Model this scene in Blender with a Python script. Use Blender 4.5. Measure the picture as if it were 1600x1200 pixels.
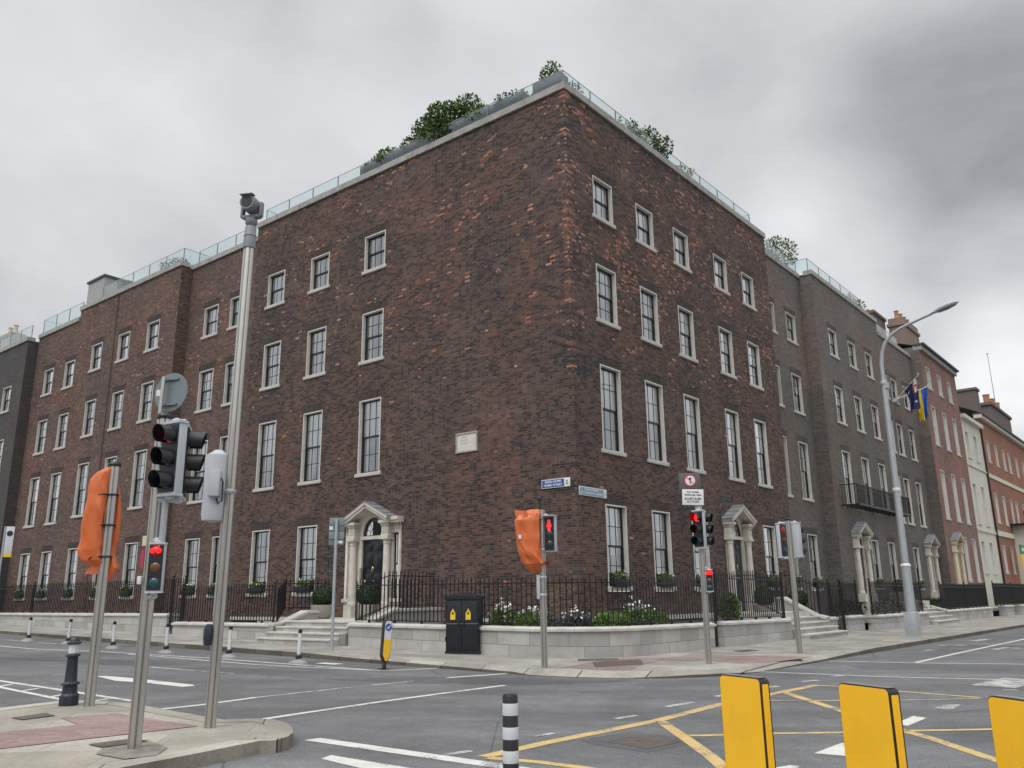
import bpy, bmesh, math, random
from mathutils import Vector, Matrix
rnd = random.Random(7)
for o in list(bpy.data.objects): bpy.data.objects.remove(o)
SC = bpy.context.scene
COL = SC.collection
R = math.radians

# ---------------------------------------------------------------- camera
cam_d = bpy.data.cameras.new('camera'); cam = bpy.data.objects.new('camera', cam_d); COL.objects.link(cam)
PITCH, ROLL = 0.2510815, -0.0123715
cp, sp, cr, sr = math.cos(PITCH), math.sin(PITCH), math.cos(ROLL), math.sin(ROLL)
fwd = Vector((0, cp, sp)); up0 = Vector((0, -sp, cp)); r0 = Vector((1, 0, 0))
rt = r0*cr + up0*sr; up = up0*cr - r0*sr
M3 = Matrix((rt, up, -fwd)).transposed()
cam.matrix_world = Matrix.Translation((0, 0, 1.6)) @ M3.to_4x4()
cam_d.sensor_width = 36; cam_d.lens = 1300.365/1600*36; cam_d.clip_end = 3000; cam_d.clip_start = .05
SC.camera = cam
SC.view_settings.view_transform = 'Standard'; SC.view_settings.look = 'None'
SC.view_settings.gamma = 1; SC.view_settings.exposure = 0.32

# ---------------------------------------------------------------- node helper
class NT:
    def __init__(s, nt): s.nt = nt; s.n = nt.nodes; s.l = nt.links
    def new(s, t, **k):
        n = s.n.new(t)
        for a, b in k.items(): setattr(n, a, b)
        return n
    def put(s, sock, v):
        if isinstance(v, bpy.types.NodeSocket): s.l.new(v, sock)
        else:
            try: sock.default_value = v
            except Exception: sock.default_value = (*v, 1) if len(v) == 3 else v
    def m(s, op, a, b=None, c=None):
        n = s.new('ShaderNodeMath', operation=op); s.put(n.inputs[0], a)
        if b is not None: s.put(n.inputs[1], b)
        if c is not None: s.put(n.inputs[2], c)
        return n.outputs[0]
    def mix(s, f, a, b, mode='MIX'):
        n = s.new('ShaderNodeMix', data_type='RGBA', blend_type=mode); s.put(n.inputs[0], f); s.put(n.inputs[6], a); s.put(n.inputs[7], b); return n.outputs[2]
    def noise(s, vec, scale, detail=3, rough=.55, dist=0.):
        n = s.new('ShaderNodeTexNoise'); s.put(n.inputs['Vector'], vec)
        n.inputs['Scale'].default_value = scale; n.inputs['Detail'].default_value = detail; n.inputs['Roughness'].default_value = rough; n.inputs['Distortion'].default_value = dist
        return n.outputs['Fac']
    def ramp(s, f, stops, mode='LINEAR'):
        n = s.new('ShaderNodeValToRGB'); s.put(n.inputs[0], f); e = n.color_ramp.elements; n.color_ramp.interpolation = mode
        while len(e) < len(stops): e.new(.5)
        for i, (p, c) in enumerate(stops): e[i].position = p; e[i].color = (*c, 1) if len(c) == 3 else c
        return n.outputs[0]
    def step(s, v, a, b):
        n = s.new('ShaderNodeMapRange', interpolation_type='SMOOTHSTEP'); s.put(n.inputs[0], v); n.inputs[1].default_value = a; n.inputs[2].default_value = b; return n.outputs[0]
    def sep(s, v): n = s.new('ShaderNodeSeparateXYZ'); s.put(n.inputs[0], v); return n.outputs
    def comb(s, x, y, z=0.): n = s.new('ShaderNodeCombineXYZ'); s.put(n.inputs[0], x); s.put(n.inputs[1], y); s.put(n.inputs[2], z); return n.outputs[0]
    def wn(s, v, dim='3D'): n = s.new('ShaderNodeTexWhiteNoise', noise_dimensions=dim); s.put(n.inputs['Vector'], v); return n.outputs

# ---------------------------------------------------------------- world: overcast sky
SUN_EL, SUN_ROT = 52, 215
W = bpy.data.worlds.new('World'); SC.world = W; W.use_nodes = True
w = NT(W.node_tree); w.n.clear()
out = w.new('ShaderNodeOutputWorld'); bg = w.new('ShaderNodeBackground'); w.l.new(bg.outputs[0], out.inputs[0])
sky = w.new('ShaderNodeTexSky'); sky.sky_type = 'NISHITA'; sky.sun_disc = False; sky.sun_elevation = R(SUN_EL); sky.sun_rotation = R(SUN_ROT)
tc = w.new('ShaderNodeTexCoord'); dirv = tc.outputs['Generated']
dx, dy, dz = w.sep(dirv)
den = w.m('ADD', w.m('MAXIMUM', dz, 0.), .22)
pl = w.comb(w.m('DIVIDE', dx, den), w.m('DIVIDE', dy, den), 0.)
n1 = w.noise(pl, 1.15, 7, .52, .35); n2 = w.noise(pl, .42, 3, .5, .2); n3 = w.noise(pl, 3.6, 6, .6, .5)
cl = w.m('ADD', .125, w.m('ADD', w.m('MULTIPLY', n1, .48), w.m('ADD', w.m('MULTIPLY', n2, .14), w.m('MULTIPLY', n3, .16))))
def lobe(v, size, amp):
    v = Vector(v).normalized(); n = w.new('ShaderNodeVectorMath', operation='DOT_PRODUCT'); w.l.new(dirv, n.inputs[0]); n.inputs[1].default_value = v
    return w.m('MULTIPLY', w.step(n.outputs['Value'], math.cos(size), 1.), amp)
def pdir(x, y): return fwd*1300.365 + rt*(x-800) + up*(600-y)
for v, s_, a in (((1500,210), .19, -.14), ((1290,380), .13, .12), ((1560,400), .08, .10), ((150,340), .2, .02), ((470,190), .2, .08), ((720,80), .2, .04), ((60,100), .24, .08), ((330,40), .12, -.04), ((60,440), .14, .03), ((1150,60), .2, -.03), ((1380,520), .12, -.03), ((560,40), .12, -.05), ((1590,580), .10, .20), ((1420,440), .10, .05), ((1240,250), .12, .04)):
    cl = w.m('ADD', cl, lobe(pdir(*v), s_, a))
ccol = w.ramp(cl, [(.30, (.29, .295, .31)), (.42, (.45, .46, .48)), (.52, (.58, .59, .61)), (.62, (.68, .69, .705)), (.75, (.86, .86, .87))])
# the overcast brightens towards the zenith
zen = w.m('ADD', .90, w.m('MULTIPLY', w.step(dz, .58, .95), 1.5))
cb = w.mix(1., ccol, w.comb(zen, zen, zen), 'MULTIPLY')
skys = w.mix(1., sky.outputs[0], (.09, .09, .09), 'MULTIPLY')
fin = w.mix(.96, skys, cb)
# sky gain and dark treeline band added behind the photographer to shape reflections
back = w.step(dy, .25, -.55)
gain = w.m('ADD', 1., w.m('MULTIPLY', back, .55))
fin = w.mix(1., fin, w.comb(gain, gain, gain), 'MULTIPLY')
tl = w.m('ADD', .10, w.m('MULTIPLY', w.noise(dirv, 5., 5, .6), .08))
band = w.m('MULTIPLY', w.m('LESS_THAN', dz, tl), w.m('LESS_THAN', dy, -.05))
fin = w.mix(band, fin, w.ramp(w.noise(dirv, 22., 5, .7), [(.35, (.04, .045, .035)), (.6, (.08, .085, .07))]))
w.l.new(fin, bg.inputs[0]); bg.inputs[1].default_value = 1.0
sd = bpy.data.lights.new('sun', 'SUN'); sd.energy = 0.9; sd.angle = R(25); sd.color = (1, .97, .92)
so = bpy.data.objects.new('sun', sd); COL.objects.link(so)
el, az = R(SUN_EL), R(SUN_ROT)
sv = Vector((math.sin(az)*math.cos(el), math.cos(az)*math.cos(el), math.sin(el)))
so.rotation_euler = (-sv).to_track_quat('-Z', 'Y').to_euler(); so.location = (0, -20, 40)

# ---------------------------------------------------------------- materials
MATS = {}
def mat(name, col, rough=.7, metal=0., noise=0., nscale=8., bump=0., bscale=60., emit=None, spec=.5, stretch=None, island=0.):
    if name in MATS: return MATS[name]
    m = bpy.data.materials.new(name); m.use_nodes = True; t = NT(m.node_tree); b = t.n['Principled BSDF']
    c = t.new('ShaderNodeTexCoord').outputs['Object']
    if stretch: 
        mp = t.new('ShaderNodeMapping'); t.l.new(c, mp.inputs[0]); mp.inputs['Scale'].default_value = stretch; c = mp.outputs[0]
    base = (*col, 1)
    v = base
    if noise:
        n = t.noise(c, nscale, 5, .6)
        d = tuple(x*(1-noise) for x in col); l = tuple(min(1, x*(1+noise*.7)) for x in col)
        v = t.ramp(n, [(.3, d), (.5, col), (.7, l)])
        t.put(b.inputs['Roughness'], t.m('ADD', rough-.08, t.m('MULTIPLY', n, .16)))
    else: b.inputs['Roughness'].default_value = rough
    if island:
        g = t.new('ShaderNodeNewGeometry').outputs['Random Per Island']
        v = t.mix(1., v, t.ramp(g, [(0, (1-island,)*3), (1, (1+island,)*3)]), 'MULTIPLY')
    t.put(b.inputs['Base Color'], v)
    b.inputs['Metallic'].default_value = metal; b.inputs['Specular IOR Level'].default_value = spec
    if bump:
        bn = t.new('ShaderNodeBump'); bn.inputs['Strength'].default_value = bump; bn.inputs['Distance'].default_value = .01
        t.l.new(t.noise(c, bscale, 4, .6), bn.inputs['Height']); t.l.new(bn.outputs[0], b.inputs['Normal'])
    if emit: b.inputs['Emission Color'].default_value = (*emit[0], 1); b.inputs['Emission Strength'].default_value = emit[1]
    MATS[name] = m; return m

def brick(name, stops, orange=None, seed=0., mortar=(.14, .125, .115), zsplit=None, course=.075, patch=.5, rough=.85):
    m = bpy.data.materials.new(name); m.use_nodes = True; t = NT(m.node_tree); b = t.n['Principled BSDF']; b.inputs['Roughness'].default_value = rough
    uv = t.new('ShaderNodeUVMap').outputs[0]; u, v, _ = t.sep(uv)
    vr = t.m('DIVIDE', v, course); row = t.m('FLOOR', vr); fv = t.m('FRACT', vr)
    p = t.m('ADD', t.m('DIVIDE', u, .34), t.m('FRACT', t.m('MULTIPLY', row, .5)))
    cell = t.m('FLOOR', p); fp = t.m('FRACT', p); hd = t.m('GREATER_THAN', fp, .6667)
    idx = t.m('ADD', t.m('MULTIPLY', cell, 2.), hd)
    inner = t.m('GREATER_THAN', idx, 1.5)
    rv = t.wn(t.comb(idx, row, t.m('MULTIPLY', inner, seed+3.7)))[1]
    r1, r2, r3 = t.sep(rv)
    ju = t.m('MULTIPLY', t.m('MINIMUM', t.m('MINIMUM', fp, t.m('SUBTRACT', 1., fp)), t.m('ABSOLUTE', t.m('SUBTRACT', fp, .6667))), .34)
    jv = t.m('MULTIPLY', t.m('MINIMUM', fv, t.m('SUBTRACT', 1., fv)), course)
    mo = t.m('LESS_THAN', t.m('MINIMUM', ju, jv), .0045)
    big = t.noise(t.comb(u, v, seed), .45, 4, .6); mid = t.noise(t.comb(u, t.m('MULTIPLY', v, 1.6), seed+5), 1.7, 4, .6)
    f = t.m('ADD', t.m('MULTIPLY', r1, 1-patch), t.m('MULTIPLY', t.m('ADD', t.m('MULTIPLY', t.m('SUBTRACT', big, .5), 1.5), t.m('ADD', t.m('MULTIPLY', t.m('SUBTRACT', mid, .5), 1.2), .5)), patch))
    c = t.ramp(f, stops)
    if zsplit:
        c = t.mix(t.step(t.m('ADD', v, t.m('MULTIPLY', mid, .3)), zsplit-.1, zsplit+.1), c, t.mix(1., c, (1.25, 1.2, 1.18, 1), 'MULTIPLY'))
    if orange:
        zlo, zhi, dens, cols = orange
        streak = t.noise(t.comb(t.m('ADD', t.m('MULTIPLY', u, .55), t.m('MULTIPLY', v, .22)), t.m('MULTIPLY', v, .8), seed+9), .8, 5, .65)
        pr = t.m('MULTIPLY', t.step(streak, .42, .72), t.m('MULTIPLY', t.step(v, zlo, zhi), dens))
        pr = t.m('ADD', pr, t.m('MULTIPLY', t.m('SUBTRACT', 1., inner), t.m('MULTIPLY', t.step(v, zlo, zhi), .22)))
        pr = t.m('ADD', pr, .0015)
        c = t.mix(t.m('LESS_THAN', r2, pr), c, t.ramp(r3, cols))
    c = t.mix(mo, c, (*mortar, 1))
    hue = t.noise(t.comb(u, t.m('MULTIPLY', v, .8), seed+20), .35, 3, .5)
    c = t.mix(1., c, t.mix(t.step(hue, .38, .62), (1.02, .98, .98, 1), (1.16, 1.0, .91, 1)), 'MULTIPLY')
    soot = t.noise(t.comb(t.m('MULTIPLY', u, 1.), t.m('MULTIPLY', v, .35), seed+2), .9, 4, .6)
    c = t.mix(1., c, t.ramp(soot, [(.3, (.90,)*3), (.7, (1.07,)*3)]), 'MULTIPLY')
    t.put(b.inputs['Base Color'], c); b.inputs['Specular IOR Level'].default_value = .35
    bn = t.new('ShaderNodeBump'); bn.inputs['Strength'].default_value = .5; bn.inputs['Distance'].default_value = .008
    t.l.new(t.m('SUBTRACT', t.m('MULTIPLY', r3, .5), mo), bn.inputs['Height']); t.l.new(bn.outputs[0], b.inputs['Normal'])
    MATS[name] = m; return m

DK = [(0., (.018, .018, .021)), (.26, (.030, .027, .029)), (.42, (.066, .047, .043)), (.58, (.098, .066, .055)), (.78, (.130, .080, .061)), (1., (.19, .135, .11))]
OR = [(0, (.18, .085, .05)), (.4, (.28, .13, .075)), (.8, (.36, .19, .12)), (1, (.42, .28, .21))]
B_L = brick('brick_dark_hume', DK, (7.5, 14.5, .15, OR), 1., patch=.45)
B_R = brick('brick_dark_green', DK, (7.5, 12.5, .42, OR), 2., patch=.45)
B_L2 = brick('brick_brown', [(0, (.05, .04, .038)), (.3, (.088, .064, .057)), (.5, (.12, .083, .071)), (.7, (.15, .10, .083)), (1, (.21, .145, .11))], (5., 13., .12, OR), 3., patch=.4, mortar=(.10, .09, .085))
GR = [(0, (.085, .081, .077)), (.35, (.116, .108, .100)), (.6, (.134, .125, .115)), (1, (.16, .152, .142))]
B_G = brick('brick_grey', GR, None, 4., mortar=(.11, .105, .10), zsplit=11.7, patch=.25)
B_GD = brick('brick_charcoal', [(0, (.055, .055, .056)), (.5, (.073, .072, .071)), (1, (.095, .095, .094))], None, 5., patch=.3, mortar=(.06, .06, .06))
B_RED = brick('brick_red', [(0, (.13, .075, .062)), (.4, (.19, .11, .09)), (.6, (.235, .14, .115)), (1, (.31, .20, .165))], None, 6., mortar=(.25, .2, .17), patch=.5)
B_ORG = brick('brick_orange', [(0, (.19, .085, .05)), (.4, (.26, .12, .072)), (.7, (.31, .15, .095)), (1, (.38, .215, .145))], None, 8., mortar=(.3, .2, .15), patch=.45)
B_OLD = brick('brick_old_stack', [(0, (.05, .045, .04)), (.5, (.09, .08, .065)), (1, (.14, .12, .10))], None, 9.)
CREAM = mat('cream_render', (.62, .60, .50), .8, noise=.08, nscale=.8)
STONE = mat('portland_stone', (.50, .475, .43), .75, noise=.16, nscale=1.6, bump=.3, bscale=30)
DSTONE = mat('door_stone', (.56, .52, .45), .75, noise=.22, nscale=2.2, bump=.3, bscale=25)
YSTONE = mat('yellow_stone', (.62, .57, .40), .75, noise=.15, nscale=2)
COPE = mat('granite_coping', (.35, .335, .31), .8, noise=.25, nscale=3, bump=.3)
LEAD = mat('lead_roof', (.21, .22, .235), .55, noise=.2, nscale=3)
SLATE = mat('slate', (.07, .072, .08), .6, noise=.3, nscale=4)
WTRIM = mat('window_surround', (.60, .575, .52), .7, noise=.10, nscale=2)
SASH = mat('black_sash', (.012, .013, .017), .35)
WSASH = mat('white_sash', (.62, .60, .56), .5)
DARK = mat('dark_room', (.012, .012, .013), .9)
IRON = mat('black_iron', (.009, .008, .010), .4, noise=.3, nscale=6)
DOORB = mat('black_door_paint', (.010, .012, .018), .25)
BRASS = mat('brass', (.65, .52, .28), .3, 1.)
STEEL = mat('stainless_steel', (.56, .54, .50), .36, .95, noise=.08, nscale=3, stretch=(6, 6, .6))
GALV = mat('galvanised_grey', (.40, .42, .44), .5, .35, noise=.10, nscale=5)
LGREY = mat('light_grey_plastic', (.46, .48, .51), .5, noise=.06, nscale=4)
MGREY = mat('mid_grey_paint', (.20, .21, .23), .5, noise=.1, nscale=5)
BLK = mat('black_plastic', (.014, .015, .019), .42)
NAVY = mat('navy_black_paint', (.022, .027, .04), .38, noise=.25, nscale=7)
CAB = mat('cabinet_black', (.011, .013, .019), .38, noise=.3, nscale=4)
TARP = mat('orange_tarp', (.60, .135, .035), .42, noise=.12, nscale=3, bump=.25, bscale=9)
YEL = mat('yellow_panel', (1.0, .54, .02), .38, noise=.08, nscale=2.2)
YELS = mat('yellow_sign', (.85, .52, .02), .4)
WHT = mat('white_paint', (.72, .72, .70), .5, noise=.05)
WREF = mat('white_reflective', (.62, .63, .64), .45, noise=.06)
BLUE = mat('sign_blue', (.018, .09, .32), .4)
BLUEP = mat('sign_faded_blue', (.20, .30, .42), .5, noise=.08)
BKSIGN = mat('sign_back', (.20, .235, .25), .45, .3, noise=.08, nscale=3)
SGREY = mat('sign_grey', (.10, .105, .12), .45)
RED = mat('sign_red', (.55, .02, .03), .4)
TXT = mat('text_black', (.02, .02, .02), .5)
MARKRED = mat('lamp_red', (.9, .01, .01), .4, emit=((1, .012, .012), 2.6))
LRED = mat('lens_red_off', (.20, .02, .02), .2)
LRED2 = mat('lens_red_dim', (.45, .03, .03), .3, emit=((1, .03, .03), .06))
LAMB = mat('lens_amber_off', (.14, .055, .02), .2)
LGRN = mat('lens_green_off', (.015, .07, .08), .2)
POT = mat('planter_resin', (.33, .30, .26), .7, noise=.1)
RPOT = mat('roof_planter', (.10, .11, .12), .6)
TERRA = mat('terracotta', (.40, .18, .10), .8, noise=.2)
CREAMPOT = mat('cream_pot', (.55, .48, .36), .8, noise=.2)
SOIL = mat('soil', (.035, .028, .02), .95, noise=.4, nscale=6)
BARK = mat('bark', (.07, .05, .035), .9)
def leafm(name, c, tr=.25, dev=.45):
    m = mat(name, c, .75, island=dev, spec=.15); return m
LEAF = leafm('leaf_green', (.10, .17, .035)); LEAFD = leafm('leaf_dark', (.032, .052, .024)); LEAFO = leafm('leaf_olive', (.09, .14, .04)); LEAFL = leafm('leaf_bright', (.13, .22, .05)); LAV = leafm('leaf_grey', (.10, .11, .12))
PETAL = mat('white_petal', (.80, .80, .76), .6)
SHEER = None
def glassm(name, tint, refl, rough=.0):
    m = bpy.data.materials.new(name); m.use_nodes = True; t = NT(m.node_tree); t.n.clear()
    o = t.new('ShaderNodeOutputMaterial'); a = t.new('ShaderNodeBsdfTransparent'); g = t.new('ShaderNodeBsdfGlossy'); x = t.new('ShaderNodeMixShader')
    a.inputs[0].default_value = (*tint, 1); g.inputs['Roughness'].default_value = rough; g.inputs[0].default_value = (.95, .97, 1, 1)
    fr = t.new('ShaderNodeFresnel'); fr.inputs[0].default_value = 1.5
    c = t.new('ShaderNodeTexCoord').outputs['Object']; bn = t.new('ShaderNodeBump'); bn.inputs['Strength'].default_value = .12; bn.inputs['Distance'].default_value = .01
    t.l.new(t.noise(c, 1.8, 2), bn.inputs['Height']); t.l.new(bn.outputs[0], g.inputs['Normal'])
    t.l.new(t.m('MINIMUM', t.m('MULTIPLY_ADD', fr.outputs[0], refl, .01), 1.), x.inputs[0]); t.l.new(a.outputs[0], x.inputs[1]); t.l.new(g.outputs[0], x.inputs[2]); t.l.new(x.outputs[0], o.inputs[0])
    MATS[name] = m; return m
GLASS = glassm('window_glass', (.94, .96, .96), 5.5)
BALG = glassm('balustrade_glass', (.80, .91, .90), 1.6)
def curtainm():
    m = bpy.data.materials.new('sheer_curtain'); m.use_nodes = True; t = NT(m.node_tree); b = t.n['Principled BSDF']
    b.inputs['Base Color'].default_value = (.78, .78, .76, 1); b.inputs['Roughness'].default_value = .9
    return m
SHEER = curtainm()
BLIND = mat('roller_blind', (.90, .90, .88), .8)

# ground materials use world-space (Object coords of unmoved meshes)
def asphalt():
    m = bpy.data.materials.new('asphalt'); m.use_nodes = True; t = NT(m.node_tree); b = t.n['Principled BSDF']
    c = t.new('ShaderNodeTexCoord').outputs['Object']
    fine = t.noise(c, 55, 4, .7); speck = t.noise(c, 160, 2, .6); big = t.noise(c, .35, 4, .6, .6)
    mp = t.new('ShaderNodeMapping'); t.l.new(c, mp.inputs[0]); mp.inputs['Rotation'].default_value = (0, 0, R(38)); mp.inputs['Scale'].default_value = (.16, 1.1, 1)
    lane = t.noise(mp.outputs[0], .9, 4, .6)
    mp2 = t.new('ShaderNodeMapping'); t.l.new(c, mp2.inputs[0]); mp2.inputs['Rotation'].default_value = (0, 0, R(-50)); mp2.inputs['Scale'].default_value = (.2, 1.3, 1)
    lane2 = t.noise(mp2.outputs[0], .7, 4, .6)
    v = t.ramp(fine, [(.25, (.072, .073, .075)), (.5, (.134, .135, .137)), (.75, (.22, .22, .22))])
    v = t.mix(1., v, t.ramp(big, [(.30, (.70,)*3), (.5, (1,)*3), (.68, (1.22,)*3)]), 'MULTIPLY'); med = t.noise(c, 3.2, 5, .7, .8); v = t.mix(1., v, t.ramp(med, [(.3, (.86,)*3), (.5, (1,)*3), (.72, (1.2,)*3)]), 'MULTIPLY')
    v = t.mix(1., v, t.ramp(lane, [(.35, (.80,)*3), (.55, (1.0,)*3), (.68, (1.16,)*3)]), 'MULTIPLY')
    v = t.mix(1., v, t.ramp(lane2, [(.33, (.88,)*3), (.6, (1.06,)*3)]), 'MULTIPLY')
    sp_ = t.new('ShaderNodeTexVoronoi'); t.l.new(c, sp_.inputs[0]); sp_.inputs['Scale'].default_value = 26
    chip = t.m('MULTIPLY', t.m('LESS_THAN', sp_.outputs['Distance'], .16), t.m('GREATER_THAN', t.sep(sp_.outputs['Color'])[0], .86))
    v = t.mix(chip, v, (.34, .34, .33, 1))
    # tar-sealed cracks
    vo = t.new('ShaderNodeTexVoronoi', feature='DISTANCE_TO_EDGE'); t.l.new(t.mix(.08, c, t.new('ShaderNodeTexNoise').outputs[1]), vo.inputs[0]); vo.inputs['Scale'].default_value = .23
    crack = t.m('MULTIPLY', t.m('LESS_THAN', vo.outputs['Distance'], .0022), t.m('GREATER_THAN', big, .47))
    v = t.mix(t.m('MULTIPLY', crack, .55), v, (.05, .05, .05, 1))
    t.put(b.inputs['Base Color'], v); t.put(b.inputs['Roughness'], t.m('ADD', .62, t.m('MULTIPLY', speck, .3)))
    bn = t.new('ShaderNodeBump'); bn.inputs['Strength'].default_value = .6; bn.inputs['Distance'].default_value = .008
    t.l.new(t.m('ADD', fine, t.m('MULTIPLY', speck, .6)), bn.inputs['Height']); t.l.new(bn.outputs[0], b.inputs['Normal'])
    return m
ASPH = asphalt()
def paving(name, cols, sx, sy, rot, joint=.006, jcol=(.10, .095, .085), dirt=.3):
    m = bpy.data.materials.new(name); m.use_nodes = True; t = NT(m.node_tree); b = t.n['Principled BSDF']; b.inputs['Roughness'].default_value = .8
    c = t.new('ShaderNodeTexCoord').outputs['Object']; mp = t.new('ShaderNodeMapping'); t.l.new(c, mp.inputs[0]); mp.inputs['Rotation'].default_value = (0, 0, rot)
    x, y, _ = t.sep(mp.outputs[0]); yr = t.m('DIVIDE', y, sy); row = t.m('FLOOR', yr); fy = t.m('FRACT', yr)
    xr = t.m('ADD', t.m('DIVIDE', x, sx), t.m('MULTIPLY', t.wn(t.comb(row, 0., 3.))[0], 1.)); ci = t.m('FLOOR', xr); fx = t.m('FRACT', xr)
    rn = t.wn(t.comb(ci, row, 1.))[0]
    j = t.m('LESS_THAN', t.m('MINIMUM', t.m('MULTIPLY', t.m('MINIMUM', fx, t.m('SUBTRACT', 1., fx)), sx), t.m('MULTIPLY', t.m('MINIMUM', fy, t.m('SUBTRACT', 1., fy)), sy)), joint)
    v = t.ramp(rn, cols); v = t.mix(j, v, (*jcol, 1))
    d = t.noise(c, .7, 5, .65, .4); f = t.noise(c, 22, 4, .6)
    v = t.mix(1., v, t.ramp(d, [(.3, (1-dirt,)*3), (.65, (1.08,)*3)]), 'MULTIPLY'); v = t.mix(1., v, t.ramp(f, [(.3, (.84,)*3), (.7, (1.12,)*3)]), 'MULTIPLY')
    sp_ = t.new('ShaderNodeTexVoronoi'); t.l.new(c, sp_.inputs[0]); sp_.inputs['Scale'].default_value = 5
    gum = t.m('MULTIPLY', t.m('LESS_THAN', sp_.outputs['Distance'], .10), t.m('GREATER_THAN', t.sep(sp_.outputs['Color'])[0], .75))
    v = t.mix(t.m('MULTIPLY', gum, .45), v, (.12, .11, .10, 1))
    t.put(b.inputs['Base Color'], v)
    bn = t.new('ShaderNodeBump'); bn.inputs['Strength'].default_value = .35; bn.inputs['Distance'].default_value = .006
    t.l.new(t.m('SUBTRACT', f, j), bn.inputs['Height']); t.l.new(bn.outputs[0], b.inputs['Normal'])
    MATS[name] = m; return m
PAVE = paving('pavement_slabs', [(0, (.27, .255, .22)), (.5, (.33, .315, .275)), (1, (.39, .37, .33))], .9, .6, R(38), dirt=.32)
PAVE2 = paving('island_slabs', [(0, (.33, .305, .245)), (.5, (.37, .345, .285)), (1, (.41, .385, .32))], 1.0, .9, R(-8), joint=.004, jcol=(.2, .18, .15), dirt=.38)
TACT = paving('red_tactile', [(0, (.25, .175, .155)), (.5, (.29, .205, .18)), (1, (.33, .235, .205))], .2, .1, R(-8), joint=.004, jcol=(.22, .16, .14), dirt=.25)
KERB = paving('kerb_granite', [(0, (.26, .24, .20)), (.5, (.33, .31, .265)), (1, (.38, .36, .31))], 1.1, 30, R(38), joint=.012, jcol=(.06, .05, .045), dirt=.45)
IRONC = mat('cast_iron_cover', (.125, .10, .085), .6, .2, noise=.35, nscale=9, bump=.8, bscale=40)
def block_wall(name):
    m = bpy.data.materials.new(name); m.use_nodes = True; t = NT(m.node_tree); b = t.n['Principled BSDF']; b.inputs['Roughness'].default_value = .78
    u, v, _ = t.sep(t.new('ShaderNodeUVMap').outputs[0])
    row = t.m('GREATER_THAN', v, .25); xr = t.m('ADD', t.m('DIVIDE', u, .95), t.m('MULTIPLY', row, .37)); ci = t.m('FLOOR', xr); fx = t.m('FRACT', xr)
    j = t.m('LESS_THAN', t.m('MINIMUM', t.m('MULTIPLY', t.m('MINIMUM', fx, t.m('SUBTRACT', 1., fx)), .95), t.m('ABSOLUTE', t.m('SUBTRACT', v, .25))), .006)
    rn = t.wn(t.comb(ci, row, 1.))[0]; c = t.new('ShaderNodeTexCoord').outputs['Object']
    col = t.ramp(rn, [(0, (.34, .335, .315)), (.5, (.42, .41, .385)), (1, (.48, .47, .44))])
    n = t.noise(c, 1.2, 5, .65, .5); f = t.noise(c, 30, 4, .6)
    col = t.mix(1., col, t.ramp(n, [(.3, (.78,)*3), (.65, (1.07,)*3)]), 'MULTIPLY'); col = t.mix(1., col, t.ramp(f, [(.3, (.93,)*3), (.7, (1.05,)*3)]), 'MULTIPLY')
    col = t.mix(j, col, (.17, .16, .15, 1)); t.put(b.inputs['Base Color'], col); MATS[name] = m; return m
BLOCK = block_wall('granite_blocks')
def worn(name, col, wear):
    m = bpy.data.materials.new(name); m.use_nodes = True; t = NT(m.node_tree); b = t.n['Principled BSDF']; b.inputs['Roughness'].default_value = .7
    c = t.new('ShaderNodeTexCoord').outputs['Object']
    n = t.noise(c, 38, 4, .75); n2 = t.noise(c, 2.3, 4, .6)
    k = t.step(t.m('ADD', t.m('MULTIPLY', n, .6), t.m('MULTIPLY', n2, .5)), wear-.04, wear+.04)
    d = tuple(x*.82 for x in col)
    v = t.mix(k, (.15, .15, .152, 1), t.ramp(t.noise(c, 6, 4), [(.3, d), (.7, col)])); t.put(b.inputs['Base Color'], v)
    MATS[name] = m; return m
MW = worn('road_white', (.66, .65, .60), .465); MWW = worn('road_white_worn', (.55, .545, .51), .545)
MY = worn('road_yellow', (.60, .43, .17), .495); MYW = worn('road_yellow_worn', (.50, .41, .22), .54)

# ---------------------------------------------------------------- frames
CX, CY = 1.8179, 23.9267
AL, AR = 0.6673694, 0.8763326
DL = Vector((-math.cos(AL), math.sin(AL), 0)); DR = Vector((math.cos(AR), math.sin(AR), 0))
NL = Vector((-math.sin(AL), -math.cos(AL), 0)); NR = Vector((math.sin(AR), -math.cos(AR), 0))   # outward
ROTL, ROTR = -AL, AR
def P(side, u, o=0., z=0.):
    d, n = (DL, NL) if side == 'L' else (DR, NR)
    return Vector((CX, CY, 0)) + d*u + n*o + Vector((0, 0, z))
def rot(side): return ROTL if side == 'L' else ROTR
def gz(x, y): return -.0134*x + .0073*y

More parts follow.
